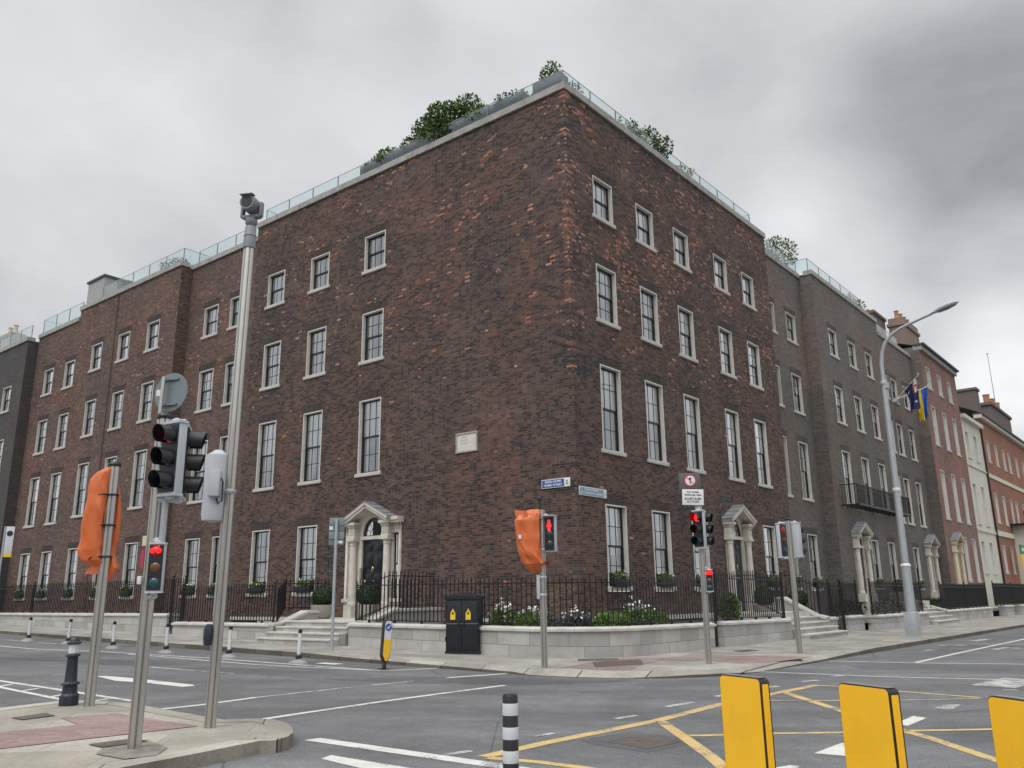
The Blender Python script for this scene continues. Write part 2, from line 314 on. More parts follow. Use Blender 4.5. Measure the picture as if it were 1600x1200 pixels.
# ---------------------------------------------------------------- mesh builder
class MB:
    def __init__(s): s.v = []; s.f = []; s.uv = []; s.mi = []; s.cur = 0
    def quad(s, pts, uvs=None):
        i = len(s.v); s.v += [tuple(p) for p in pts]; s.f.append(tuple(range(i, i+len(pts)))); s.uv.append(uvs or [(0, 0)]*len(pts)); s.mi.append(s.cur)
    def box(s, x0, x1, y0, y1, z0, z1):
        a = [(x0,y0,z0),(x1,y0,z0),(x1,y1,z0),(x0,y1,z0),(x0,y0,z1),(x1,y0,z1),(x1,y1,z1),(x0,y1,z1)]
        for f in ((3,2,1,0),(4,5,6,7),(0,1,5,4),(1,2,6,5),(2,3,7,6),(3,0,4,7)):
            q = [a[k] for k in f]
            ax = [0, 1, 2]; n = [max(p[k] for p in q)-min(p[k] for p in q) for k in ax]; d = n.index(min(n))
            if d == 2: uv = [(p[0], p[1]) for p in q]
            elif d == 0: uv = [(p[1], p[2]) for p in q]
            else: uv = [(p[0], p[2]) for p in q]
            s.quad(q, uv)
        return s
    def obox(s, c, ax, ay, az, hx, hy, hz):
        c = Vector(c); i = len(s.v)
        for k in (-1, 1):
            for a, b in ((-1,-1),(1,-1),(1,1),(-1,1)): s.v.append(tuple(c + ax*hx*a + ay*hy*b + az*hz*k))
        for f in ((3,2,1,0),(4,5,6,7),(0,1,5,4),(1,2,6,5),(2,3,7,6),(3,0,4,7)): s.f.append(tuple(i+k for k in f)); s.uv.append([(0,0)]*4); s.mi.append(s.cur)
        return s
    def tube(s, pts, rads, n=12, caps=True):
        rings = []; pts = [Vector(p) for p in pts]
        if not hasattr(rads, '__len__'): rads = [rads]*len(pts)
        prev = None
        for k, p in enumerate(pts):
            d = (pts[min(k+1, len(pts)-1)] - pts[max(k-1, 0)])
            if d.length < 1e-6: d = Vector((0, 0, 1))
            d.normalize(); a = Vector((1, 0, 0)) if abs(d.x) < .9 else Vector((0, 1, 0))
            if prev is not None: a = prev
            x = (a - d*a.dot(d)).normalized(); prev = x; y = d.cross(x)
            i = len(s.v); rings.append(i)
            for j in range(n):
                t = 2*math.pi*j/n; s.v.append(tuple(p + (x*math.cos(t) + y*math.sin(t))*rads[k]))
        for a, b in zip(rings, rings[1:]):
            for j in range(n): s.f.append((a+j, a+(j+1)%n, b+(j+1)%n, b+j)); s.uv.append([(0,0)]*4); s.mi.append(s.cur)
        if caps:
            s.f.append(tuple(rings[0]+j for j in reversed(range(n)))); s.uv.append([(0,0)]*n); s.mi.append(s.cur)
            s.f.append(tuple(rings[-1]+j for j in range(n))); s.uv.append([(0,0)]*n); s.mi.append(s.cur)
        return s
    def lathe(s, prof, n=16, c=(0, 0, 0), square=False):
        c = Vector(c); rings = []
        for r, z in prof:
            i = len(s.v); rings.append(i)
            for j in range(n):
                t = 2*math.pi*(j+.5)/n; s.v.append((c.x+r*math.cos(t), c.y+r*math.sin(t), c.z+z))
        for a, b in zip(rings, rings[1:]):
            for j in range(n): s.f.append((a+j, a+(j+1)%n, b+(j+1)%n, b+j)); s.uv.append([(0,0)]*4); s.mi.append(s.cur)
        for r_, rev in ((rings[0], True), (rings[-1], False)):
            q = list(range(r_, r_+n)); s.f.append(tuple(reversed(q)) if rev else tuple(q)); s.uv.append([(0,0)]*n); s.mi.append(s.cur)
        return s
    def mesh(s, name, mats, smooth=False):
        me = bpy.data.meshes.new(name); me.from_pydata(s.v, [], s.f)
        uvl = me.uv_layers.new(name='UVMap'); flat = [c for f in s.uv for p in f for c in p]
        if len(flat) == len(uvl.data)*2: uvl.data.foreach_set('uv', flat)
        for m in (mats if isinstance(mats, (list, tuple)) else [mats]): me.materials.append(m)
        if max(s.mi or [0]): me.polygons.foreach_set('material_index', s.mi)
        if smooth: me.polygons.foreach_set('use_smooth', [True]*len(me.polygons)); 
        me.update(); return me
def smooth_by_angle(me, ang=40):
    bm = bmesh.new(); bm.from_mesh(me); bmesh.ops.remove_doubles(bm, verts=bm.verts, dist=1e-5)
    for f in bm.faces: f.smooth = True
    for e in bm.edges:
        if len(e.link_faces) == 2 and e.calc_face_angle(0) > R(ang): e.smooth = False
    bm.to_mesh(me); bm.free(); return me
def bevel_mesh(me, w=.01, seg=2):
    bm = bmesh.new(); bm.from_mesh(me); bmesh.ops.remove_doubles(bm, verts=bm.verts, dist=1e-5)
    bmesh.ops.bevel(bm, geom=[e for e in bm.edges if len(e.link_faces) == 2 and e.calc_face_angle(0) > R(30)], offset=w, segments=seg, affect='EDGES', profile=.6)
    bm.to_mesh(me); bm.free(); return smooth_by_angle(me, 50)
def add(name, me, parent=None, loc=(0, 0, 0), rz=0., rxyz=None):
    o = bpy.data.objects.new(name, me); COL.objects.link(o)
    if parent: o.parent = parent
    o.location = loc; o.rotation_euler = rxyz or (0, 0, rz); return o
def thing(name, label, cat, loc=(0, 0, 0), rz=0., group=None):
    o = add(name, None, None, loc, rz); o['label'] = label; o['category'] = cat
    if group: o['group'] = group
    return o
def tag(o, label, cat, group=None):
    o['label'] = label; o['category'] = cat
    if group: o['group'] = group
    return o
def structure(name, me, loc=(0, 0, 0)):
    o = add(name, me, None, loc); o['kind'] = 'structure'; return o
def part(name, mb, m, parent, loc=(0, 0, 0), rz=0., smooth=False, bev=0., label=None, rxyz=None):
    me = mb.mesh(name, m)
    if bev: bevel_mesh(me, bev)
    elif smooth: smooth_by_angle(me)
    o = add(name, me, parent, loc, rz, rxyz)
    if label: o['label'] = label
    return o

# ---------------------------------------------------------------- ground
g = MB(); NX = 40
xs = [-400, -200, -100, -60, -40, -20, -10, 0, 10, 20, 40, 60, 100, 200, 400]; ys = [-60, -20, -5, 0, 10, 20, 40, 60, 100, 200, 400]
for x0, x1 in zip(xs, xs[1:]):
    for y0, y1 in zip(ys, ys[1:]): g.quad([(x, y, gz(x, y)) for x, y in ((x0,y0),(x1,y0),(x1,y1),(x0,y1))])
structure('road', g.mesh('road', ASPH))

def poly_flat(name, pts, h, m, thick=0.):
    mb = MB(); mb.quad([(x, y, gz(x, y)+h) for x, y in pts])
    if thick:
        n = len(pts)
        for i in range(n):
            a, b = pts[i], pts[(i+1) % n]; mb.quad([(*a, gz(*a)+h-thick), (*b, gz(*b)+h-thick), (*b, gz(*b)+h), (*a, gz(*a)+h)])
    me = mb.mesh(name, m)
    bm = bmesh.new(); bm.from_mesh(me); bmesh.ops.recalc_face_normals(bm, faces=bm.faces); 
    for f in bm.faces:
        if len(f.verts) > 3 and abs(f.normal.z) > .9 and f.normal.z < 0: f.normal_flip()
    bmesh.ops.triangulate(bm, faces=[f for f in bm.faces if len(f.verts) > 4]); bm.to_mesh(me); bm.free()
    return structure(name, me)
def line_flat(name, pts, wdt, m, h=.004, parts=None):
    mb = parts or MB(); V = [Vector((*p, 0)) for p in pts]
    L, Rr = [], []
    for i, p in enumerate(V):
        d = (V[min(i+1, len(V)-1)] - V[max(i-1, 0)]).normalized(); n = Vector((-d.y, d.x, 0))*wdt/2
        L.append(p+n); Rr.append(p-n)
    for i in range(len(V)-1):
        mb.quad([(q.x, q.y, gz(q.x, q.y)+h) for q in (L[i], Rr[i], Rr[i+1], L[i+1])])
    if parts is None: return structure(name, mb.mesh(name, m))

def fillet(a, da, b, db, r, n=14):
    """a+da*s and b+db*s are lines; returns arc joining them with radius r (coming along -da towards corner then along db)"""
    den = da.x*db.y - da.y*db.x
    s = ((b.x-a.x)*db.y - (b.y-a.y)*db.x)/den; X = a + da*s
    ca = da.normalized(); cb = db.normalized(); half = math.acos(max(-1, min(1, ca.dot(cb))))/2
    tl = r/math.tan(half); cen = X + (ca+cb).normalized()*(r/math.sin(half))
    p0 = X+ca*tl; p1 = X+cb*tl; a0 = math.atan2(p0.y-cen.y, p0.x-cen.x); a1 = math.atan2(p1.y-cen.y, p1.x-cen.x)
    while a1 < a0 - math.pi: a1 += 2*math.pi
    while a1 > a0 + math.pi: a1 -= 2*math.pi
    return [Vector((cen.x+r*math.cos(a0+(a1-a0)*k/n), cen.y+r*math.sin(a0+(a1-a0)*k/n), 0)) for k in range(n+1)], X
arc_in, _ = fillet(P('L', 0, 3.88), DL, P('R', 0, 3.06), DR, 2.2)
arc_out, _ = fillet(P('L', 0, 6.30), DL, P('R', 0, 6.28), DR, 3.6)
arc_mid, _ = fillet(P('L', 0, 6.12), DL, P('R', 0, 6.10), DR, 3.42)
def full(arc, oL, oR):
    Ls = [P('L', u, oL) for u in (140, 90, 60, 45, 35, 28, 22, 17, 13, 10, 8, 6, 4, 2.2)]
    Rs = [P('R', u, oR) for u in (1.2, 3, 5, 8, 11, 15, 20, 26, 33, 42, 60, 90, 140)]
    Ls = [q for q in Ls if (q-arc[0]).dot(DL) > .05]
    return Ls + arc + Rs
pin = full(arc_in, 3.5, 2.4); pmid = full(arc_mid, 6.12, 6.10); pout = full(arc_out, 6.30, 6.28)
n_ = min(len(pin), len(pmid), len(pout)); assert len(pin) == len(pmid) == len(pout)
def kh(p):
    u = (p-Vector((CX, CY, 0))).dot(DR); v = (p-Vector((CX, CY, 0))).dot(DL)
    k = .12
    if v < -1.5 and u < 1.6: k = .012 + .0*v
    if -4.9 < u < -3.2 and v < -4.5: k = .05
    return k
kho = [kh(p) for p in pout]
kho = [sum(kho[max(0, i-1):i+2])/len(kho[max(0, i-1):i+2]) for i in range(len(kho))]
m1 = MB(); m2 = MB(); m3 = MB()
for i in range(n_-1):
    def q3(p, h): return (p.x, p.y, gz(p.x, p.y)+h)
    m1.quad([q3(pin[i], .12), q3(pmid[i], .12), q3(pmid[i+1], .12), q3(pin[i+1], .12)])
    m2.quad([q3(pmid[i], .1205), q3(pout[i], kho[i]), q3(pout[i+1], kho[i+1]), q3(pmid[i+1], .1205)])
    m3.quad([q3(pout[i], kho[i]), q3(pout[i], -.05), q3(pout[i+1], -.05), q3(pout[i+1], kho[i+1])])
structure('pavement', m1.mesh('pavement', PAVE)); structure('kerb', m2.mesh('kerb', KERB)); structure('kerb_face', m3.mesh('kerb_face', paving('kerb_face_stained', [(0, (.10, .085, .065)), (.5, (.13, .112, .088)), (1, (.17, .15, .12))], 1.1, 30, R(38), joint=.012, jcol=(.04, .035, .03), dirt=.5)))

# near footpath (lower left)
isl = [(-7.205,9.946),(-6.673,11.446),(-6.423,11.924),(-6.238,12.196),(-5.799,12.202),(-5.195,11.941),(-4.279,11.156),(-3.442,10.471),(-3.096,10.576),(-2.892,10.528),(-2.667,10.284),(-2.479,9.870),(-2.394,9.571),(-2.385,9.329),(-2.442,9.098),(-2.600,9.059),(-3.029,8.309),(-3.362,7.785),(-3.650,7.279),(-4.295,6.071)]
c0 = Vector((sum(p[0] for p in isl)/len(isl), sum(p[1] for p in isl)/len(isl), 0))
poly_flat('footpath_corner', isl, .12, PAVE2)
kb = MB(); kf = MB(); N = len(isl); inn = []
for i, p in enumerate(isl):
    a, b = Vector((*isl[i-1], 0)), Vector((*isl[(i+1) % N], 0)); d = (b-a).normalized(); nn = Vector((d.y, -d.x, 0)); 
    q = Vector((*p, 0)); q2 = q + nn*.26
    if (q2-c0).length > (q-c0).length: q2 = q - nn*.26
    inn.append(q2)
for i in range(N-1):
    a, b = Vector((*isl[i], 0)), Vector((*isl[i+1], 0)); c, d = inn[i+1], inn[i]
    kb.quad([(a.x,a.y,gz(a.x,a.y)+.124),(b.x,b.y,gz(b.x,b.y)+.124),(c.x,c.y,gz(c.x,c.y)+.124),(d.x,d.y,gz(d.x,d.y)+.124)])
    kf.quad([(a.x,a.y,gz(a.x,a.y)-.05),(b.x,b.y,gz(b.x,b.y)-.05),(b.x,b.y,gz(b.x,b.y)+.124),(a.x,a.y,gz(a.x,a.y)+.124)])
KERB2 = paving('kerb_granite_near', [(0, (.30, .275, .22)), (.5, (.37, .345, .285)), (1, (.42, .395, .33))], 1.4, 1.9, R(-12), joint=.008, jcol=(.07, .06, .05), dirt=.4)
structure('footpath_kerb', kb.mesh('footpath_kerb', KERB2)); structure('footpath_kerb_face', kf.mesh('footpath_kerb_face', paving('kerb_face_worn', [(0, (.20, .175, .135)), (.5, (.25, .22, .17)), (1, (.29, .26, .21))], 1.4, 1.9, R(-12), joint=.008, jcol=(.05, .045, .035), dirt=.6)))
poly_flat('tactile_paving', [(-5.825,9.362),(-5.521,9.529),(-4.957,10.064),(-5.423,10.572),(-4.936,10.953),(-3.567,9.989),(-4.954,8.585),(-5.144,8.309)], .127, TACT)
for k, pts in enumerate(([(-6.014,10.565),(-5.815,10.969),(-5.581,10.754),(-5.791,10.415)], [(-4.227,8.817),(-3.962,9.112),(-3.703,9.040),(-3.999,8.647)])):
    poly_flat('access_cover', pts, .130, IRONC)
TARM = mat('tarmac_patch', (.22, .20, .17), .9, noise=.35, nscale=5, bump=.5)
poly_flat('tarmac_patch', [(-3.983,8.613),(-3.687,9.003),(-3.371,8.654),(-3.315,8.267),(-3.527,8.084),(-3.903,8.322)], .1285, TARM)
# tactile at the corner of the building side
poly_flat('tactile_paving', [(0.948,17.437),(1.640,18.756),(2.473,19.916),(3.622,20.226),(2.544,17.908),(2.231,17.044),(1.546,17.031)], .124, TACT)
poly_flat('tactile_paving', [(3.622,20.226),(4.387,20.339),(6.002,20.772),(6.548,20.584),(6.516,19.819),(5.499,18.836),(4.675,18.574),(4.181,19.408),(3.156,19.211)], .124, TACT)
poly_flat('access_cover', [(1.644,18.801),(2.779,19.517),(2.663,18.179),(1.589,17.485)], .128, IRONC)
poly_flat('access_cover', [(1.395,19.523),(2.330,19.817),(2.271,19.328),(1.363,19.083)], .128, IRONC)
poly_flat('access_cover', [(5.491,22.239),(6.114,22.854),(6.296,22.495),(5.694,21.899)], .126, IRONC)
poly_flat('road_cover', [(0.993,9.778),(1.377,10.218),(1.816,9.807),(1.353,9.347)], .005, IRONC)

# ---------------------------------------------------------------- road markings
ASPH2 = ASPH.copy(); ASPH2.name = 'asphalt_patch'
_n = NT(ASPH2.node_tree); _b = _n.n['Principled BSDF']; _s = _b.inputs['Base Color'].links[0].from_socket; _n.l.new(_n.mix(1., _s, (.78, .78, .79, 1), 'MULTIPLY'), _b.inputs['Base Color'])
poly_flat('asphalt_strip', [(-15.875,24.947),(-13.720,23.196),(-9.034,20.378),(-5.472,18.472),(-2.580,17.214),(-0.553,16.632),(1.135,16.543),(1.886,16.795),(2.471,16.626),(1.786,15.932),(0.158,15.380),(-1.887,15.656),(-3.917,16.514),(-6.704,18.156),(-12.437,21.062),(-14.287,22.489)], .002, ASPH2)
poly_flat('asphalt_strip', [(0.696,9.915),(1.337,10.463),(2.055,9.972),(1.847,9.651),(1.339,9.170),(0.813,9.639)], .002, ASPH2)
poly_flat('asphalt_strip', [(7.465,19.506),(11.152,19.257),(10.609,18.341),(7.301,18.569)], .002, ASPH2)
mw = MB(); mww = MB(); my = MB(); myw = MB()
def ply(mb, pts, h=.004): mb.quad([(x, y, gz(x, y)+h) for x, y in pts])
ply(mw, [(-2.337,9.839),(-2.194,9.985),(-0.045,8.513),(0.530,8.096),(0.354,8.015),(-0.223,8.394)])
ply(mw, [(-1.919,8.801),(-1.858,8.982),(-1.015,8.386),(-0.042,7.662),(-0.255,7.566),(-1.473,8.381)])
line_flat('', [(-3.298,11.298),(-2.823,11.992),(-1.966,13.180),(-1.097,14.278),(-0.188,15.374)], .11, 0, parts=mw)
line_flat('', [(-5.133,12.371),(-4.955,12.244),(-4.495,12.785),(-4.004,13.610)], .11, 0, parts=mw)
line_flat('', [(-4.004,13.610),(-3.060,14.744),(-1.854,16.057)], .08, 0, parts=mww)
line_flat('', [(-1.327,16.619),(-0.072,17.561),(0.718,18.083)], .12, 0, parts=mw)
line_flat('', [(-18.042,27.668),(-15.212,25.678),(-13.579,24.460),(-11.077,23.379),(-7.454,21.268),(-6.011,20.260),(-4.093,18.957),(-2.707,18.047),(-1.577,18.698)], .10, 0, parts=mw)
line_flat('', [(-10.031,22.586),(-5.778,19.488),(-4.161,18.648),(-2.854,18.143)], .09, 0, parts=mw)
line_flat('', [(-19.576,30.674),(-17.335,29.210),(-14.013,26.624)], .12, 0, parts=mww)
line_flat('', [(-4.454,19.939),(-3.949,19.608)], .3, 0, parts=mw)
line_flat('', [(-23.203,35.473),(-19.300,32.478),(-13.765,28.312),(-9.323,25.111),(-6.839,23.004),(-4.299,20.946),(-2.365,19.556),(-1.386,18.702)], .10, 0, h=.005, parts=myw)
line_flat('', [(-0.642,18.128),(-0.073,17.928),(0.512,17.801)], .10, 0, h=.005, parts=myw)
ply(mw, [(-8.022,16.803),(-7.881,16.867),(-7.145,16.457),(-5.660,15.386),(-5.537,15.206),(-5.692,15.035),(-6.527,15.631),(-7.291,15.998)])
line_flat('', [(-7.843,18.806),(-5.599,17.420)], .10, 0, parts=mww)
line_flat('', [(-10.743,17.003),(-9.371,15.962),(-7.431,14.490),(-5.711,13.163)], .11, 0, parts=mw)
line_flat('', [(-10.134,16.061),(-8.754,14.937),(-6.832,13.296)], .10, 0, parts=mw)
for a in ([(-8.834,15.033),(-8.829,15.436)], [(-8.090,14.390),(-8.002,14.758)], [(-7.183,13.642),(-7.157,13.971)], [(-6.269,13.192),(-6.186,13.421)]): line_flat('', a, .09, 0, parts=mw)
# yellow box
line_flat('', [(-0.325,8.916),(0.298,9.691),(1.826,11.364),(2.967,12.891),(3.923,13.973),(4.400,14.496),(5.272,15.484)], .16, 0, parts=my)
line_flat('', [(-0.286,8.867),(0.201,8.667),(0.612,8.403),(0.993,8.128)], .13, 0, parts=my)
line_flat('', [(1.829,11.284),(1.906,9.769),(1.934,8.973),(1.934,8.331),(1.951,7.634)], .15, 0, parts=my)
line_flat('', [(1.973,10.199),(2.141,10.201),(2.891,10.347),(3.771,10.424),(4.727,10.573),(5.624,10.678),(6.468,10.833)], .11, 0, parts=my)
line_flat('', [(4.372,14.407),(4.483,12.374),(4.553,10.760),(4.647,10.107),(4.680,8.937),(4.725,8.033)], .15, 0, parts=my)
line_flat('', [(3.743,13.354),(4.852,13.355),(5.703,13.428),(6.471,13.493),(7.292,13.731)], .10, 0, parts=myw)
line_flat('', [(5.249,15.484),(5.590,15.318),(6.244,14.660),(6.793,14.142),(7.275,13.699)], .11, 0, parts=my)
for a, ww in (([(5.177,16.044),(5.616,16.332)],.14), ([(6.133,17.055),(6.569,17.380)],.14), ([(4.214,15.050),(4.553,15.301)],.12), ([(2.141,12.638),(2.637,13.137)],.11), ([(1.284,11.478),(1.600,11.783)],.10), ([(0.204,10.118),(0.439,10.348)],.08), ([(-0.732,8.994),(-0.475,9.237)],.10), ([(3.123,13.838),(3.254,13.963)],.1), ([(8.282,15.312),(9.596,16.632)],.7), ([(8.185,14.829),(8.395,14.786)],.12)):
    line_flat('', a, ww, 0, parts=mww)
line_flat('', [(4.965,18.008),(7.227,16.951),(9.471,16.421),(10.432,16.079)], .09, 0, parts=mw)
line_flat('', [(7.413,20.723),(9.219,20.219),(11.546,19.921),(13.512,19.626)], .10, 0, parts=mw)
line_flat('', [(9.252,20.290),(11.982,23.560),(17.653,30.223),(27.690,41.948)], .11, 0, parts=mw)
ply(mw, [(4.685,11.059),(5.254,11.774),(5.350,11.603),(4.802,10.935)])
ply(mww, [(5.866,12.491),(6.242,12.938),(6.495,12.941),(6.104,12.429)])
ply(mw, [(3.024,9.137),(3.521,9.728),(3.761,9.790),(3.310,8.988)])
ply(mw, [(2.372,8.392),(2.592,8.541),(2.663,8.482),(2.447,8.089)])
for a, ww in (([(12.949,26.709),(13.905,26.889)],.28), ([(15.154,28.942),(16.481,30.308)],.25), ([(11.418,24.287),(11.854,24.819)],.2), ([(13.620,24.862),(14.553,25.855)],.2), ([(14.438,25.427),(15.004,25.441)],.25)):
    line_flat('', a, ww, 0, parts=mww)
structure('white_road_markings', mw.mesh('white_road_markings', MW)); structure('worn_white_road_markings', mww.mesh('worn_white_road_markings', MWW))
structure('yellow_road_markings', my.mesh('yellow_road_markings', MY)); structure('worn_yellow_road_markings', myw.mesh('worn_yellow_road_markings', MYW))
# ================================================================ BUILDINGS
ROWS = {'T': (13.585, 15.157), 'S': (9.997, 12.02), 'F': (5.81, 8.645), 'G': (1.728, 4.285)}
WW = 1.15
def wall_part(parent, name, side, o, u0, u1, z0, z1, openings, m, base=None):
    """wall with rectangular openings (ua,ub,za,zb), local frame = world placed at origin, UV in metres"""
    mb = MB()
    us = sorted({u0, u1, *[x for q in openings for x in q[:2] if u0 < x < u1]}); zs = sorted({z0, z1, *[x for q in openings for x in q[2:] if z0 < x < z1]})
    for ua, ub in zip(us, us[1:]):
        for za, zb in zip(zs, zs[1:]):
            um, zm = (ua+ub)/2, (za+zb)/2
            if any(q[0] < um < q[1] and q[2] < zm < q[3] for q in openings): continue
            pts = [P(side, ua, o, za), P(side, ub, o, za), P(side, ub, o, zb), P(side, ua, o, zb)]
            uv = [(ua, za), (ub, za), (ub, zb), (ua, zb)]
            if side == 'L': pts.reverse(); uv.reverse()
            mb.quad(pts, uv)
    ob = add(name, mb.mesh(name, m), parent); return ob
def vquad(parent, name, p, q, z0, z1, m, uo=0.):
    mb = MB(); L = (q-p).length
    mb.quad([(p.x,p.y,z0),(q.x,q.y,z0),(q.x,q.y,z1),(p.x,p.y,z1)], [(uo,z0),(uo+L,z0),(uo+L,z1),(uo,z1)]); return add(name, mb.mesh(name, m), parent)

LINT = brick('brick_lintel', [(0, (.028, .026, .028)), (.5, (.05, .042, .04)), (1, (.085, .06, .05))], None, 11., course=.30)
LINTG = brick('brick_lintel_grey', [(0, (.05, .048, .046)), (1, (.085, .08, .076))], None, 12., course=.30)
_wc = {}
ROOM = mat('room_walls', (.34, .33, .31), .9)
def wmeshes(w, h, kind, style):
    key = (round(w, 3), round(h, 2), kind, style)
    if key in _wc: return _wc[key]
    x = w/2; t = .042
    s = MB(); s.box(-x, -x+t, -.012, .24, 0, h-t); s.box(x-t, x, -.012, .24, 0, h-t); s.box(-x, x, -.012, .24, h-t, h)
    sur = s.mesh('window_surround', WTRIM if style != 'white' else WSASH)
    sm = SASH if style != 'white' else WSASH
    f = MB(); xi = x-t; zt = h-t; e = .040; ys = .125
    f.box(-xi, -xi+e, ys, ys+.065, 0, zt); f.box(xi-e, xi, ys, ys+.065, 0, zt); f.box(-xi+e, xi-e, ys, ys+.065, zt-e, zt); f.box(-xi+e, xi-e, ys, ys+.065, 0, e+.03)
    mid = zt*.5 if kind != 'F' else zt*.5
    f.box(-xi+e, xi-e, ys+.01, ys+.062, mid-.03, mid+.03)
    xa, xb = -xi+e, xi-e; b = .011
    rows = 1 if kind == 'T' else 2
    for k in (1, 2):
        xc = xa+(xb-xa)*k/3
        f.box(xc-b, xc+b, ys+.015, ys+.035, mid+.03, zt-e); f.box(xc-b, xc+b, ys+.04, ys+.06, e+.03, mid-.03)
    if rows == 2:
        for za, zb, yy in ((mid+.03, zt-e, ys+.016), (e+.03, mid-.03, ys+.041)):
            zc = (za+zb)/2; f.box(xa, xb, yy, yy+.018, zc-b, zc+b)
    fr = f.mesh('sash_frame', sm)
    gl = MB(); gl.quad([(xa, ys+.026, mid), (xb, ys+.026, mid), (xb, ys+.026, zt-e), (xa, ys+.026, zt-e)]); gl.quad([(xa, ys+.050, e), (xb, ys+.050, e), (xb, ys+.050, mid), (xa, ys+.050, mid)])
    glm = gl.mesh('glass_pane', GLASS)
    si = MB(); si.box(-x-.10, x+.10, -.06, .2, -.13, 0); sim = bevel_mesh(si.mesh('sill', STONE), .012)
    li = MB(); li.quad([(-x-.10, -.004, h), (x+.10, -.004, h), (x+.17, -.004, h+.30), (-x-.17, -.004, h+.30)], [(0, 0), (0, w+.2), (.30, w+.27), (.30, -.03)])
    # soldier course: swap uv so that joints run vertically
    lim = li.mesh('lintel', LINTG if style == 'grey' else LINT)
    cur = []
    for var in range(4):
        r = random.Random(var*7+len(kind)+ord(kind[0])); c = MB(); Y = ys+.115
        def fold(x0, x1, z0, z1, amp=.022):
            n = max(6, int((x1-x0)/.018)); pts = [(x0+(x1-x0)*i/n, Y+amp*math.sin(i*1.15+r.random()*.5)) for i in range(n+1)]
            for a, b_ in zip(pts, pts[1:]): c.quad([(a[0], a[1], z0), (b_[0], b_[1], z0), (b_[0], b_[1], z1), (a[0], a[1], z1)])
        k1 = r.uniform(.32, .46); k2 = r.uniform(.28, .42)
        if kind == 'F': k1 = r.uniform(.32, .4); k2 = r.uniform(.12, .22)
        if kind == 'T': k1 = r.uniform(.36, .46); k2 = r.uniform(.36, .46)
        fold(xa, xa+(xb-xa)*k1, 0, zt-e); fold(xb-(xb-xa)*k2, xb, 0, zt-e)
        if kind == 'F' or style == 'white' or (kind == 'G' and var == 2):
            c.cur = 1; zb = mid*r.uniform(.98, 1.0) if kind == 'F' else zt*r.uniform(.35, .6); c.quad([(xa, Y-.035, zb), (xb, Y-.035, zb), (xb, Y-.035, zt), (xa, Y-.035, zt)]); c.cur = 0
        cur.append(c.mesh('curtain', [SHEER, BLIND]))
    rm = MB(); Y2 = .75; rm.quad([(-x, Y2, 0), (x, Y2, 0), (x, Y2, h), (-x, Y2, h)]); 
    for sgn in (-1, 1): rm.quad([(sgn*x, .24, 0), (sgn*x, Y2, 0), (sgn*x, Y2, h), (sgn*x, .24, h)])
    rm.quad([(-x, .24, h), (x, .24, h), (x, Y2, h), (-x, Y2, h)]); rm.quad([(-x, .24, 0), (x, .24, 0), (x, Y2, 0), (-x, Y2, 0)])
    rmm = rm.mesh('room_lining', ROOM)
    _wc[key] = (sur, fr, glm, sim, lim, cur, rmm); return _wc[key]
wcount = [0]
def window(parent, side, uc, o, z0, z1, kind, style='stone', w=WW, lintel=True):
    """z0 = underside of sill, z1 = top of opening"""
    h = z1-z0-.15; M = wmeshes(w, h, kind, style); wcount[0] += 1
    wo = add('window', M[0], parent, P(side, uc, o, z0+.15), rot(side))
    add('sash_frame', M[1], wo); add('glass_pane', M[2], wo); add('sill', M[3], wo)
    if lintel: add('lintel', M[4], wo)
    add('curtain', M[5][(wcount[0]*7+wcount[0]//3) % 4], wo); add('room_lining', M[6], wo)
    return (uc-w/2, uc+w/2, z0+.0, z1)
BOXES = []
def cols(parent, side, o, ucs, rows, dz=None, style='stone', w=WW, skip=(), boxes=True, lintel=True):
    ops = []
    for uc in ucs:
        for r in rows:
            if (r, uc) in skip: continue
            z0, z1 = (dz or ROWS)[r]; ops.append(window(parent, side, uc, o, z0, z1, r, style, w, lintel))
            if r == 'G' and boxes: BOXES.append((side, uc, o, z0+.15))
    return ops
def coping(parent, side, o, u0, u1, z, h=.24, ends=True):
    mb = MB(); n = max(1, int((u1-u0)/1.6)); 
    for k in range(n):
        a = u0+(u1-u0)*k/n; b = u0+(u1-u0)*(k+1)/n-.008
        ds, nn = (DL, NL) if side == 'L' else (DR, NR)
        mb.obox(P(side, (a+b)/2, o-.17, z+h/2), ds, nn, Vector((0, 0, 1)), (b-a)/2, .23, h/2)
    return part('coping', mb, COPE, parent)
def glassrail(label, side, o, u0, u1, z, h=.62, end0=True, end1=True):
    a = P(side, (u0+u1)/2, o, z); t = thing('glass_balustrade', label, 'balustrade', a, rot(side), 'glass balustrades along the roof edge')
    L = (u1-u0)/2; n = max(1, int(round(2*L/1.55))); p = MB(); r = MB(); w_ = 2*L/n
    for k in range(n):
        p.quad([(-L+k*w_+.015, 0, 0), (-L+(k+1)*w_-.015, 0, 0), (-L+(k+1)*w_-.015, 0, h), (-L+k*w_+.015, 0, h)])
    if (end0 and side == 'R') or (end1 and side == 'L'): p.quad([(-L, 0, 0), (-L, 1.4, 0), (-L, 1.4, h), (-L, 0, h)]); r.box(-L-.012, -L+.012, 0, 1.4, h, h+.025)
    if (end1 and side == 'R') or (end0 and side == 'L'): p.quad([(L, 0, 0), (L, 1.4, 0), (L, 1.4, h), (L, 0, h)]); r.box(L-.012, L+.012, 0, 1.4, h, h+.025)
    r.box(-L, L, -.011, .011, h, h+.016)
    part('glass_panels', p, BALG, t); part('top_rail', r, GALV, t)
    s = MB()
    for k in range(n+1): s.box(-L+k*w_-.01, -L+k*w_+.01, -.012, .03, 0, h)
    part('clips', s, LEAD, t)

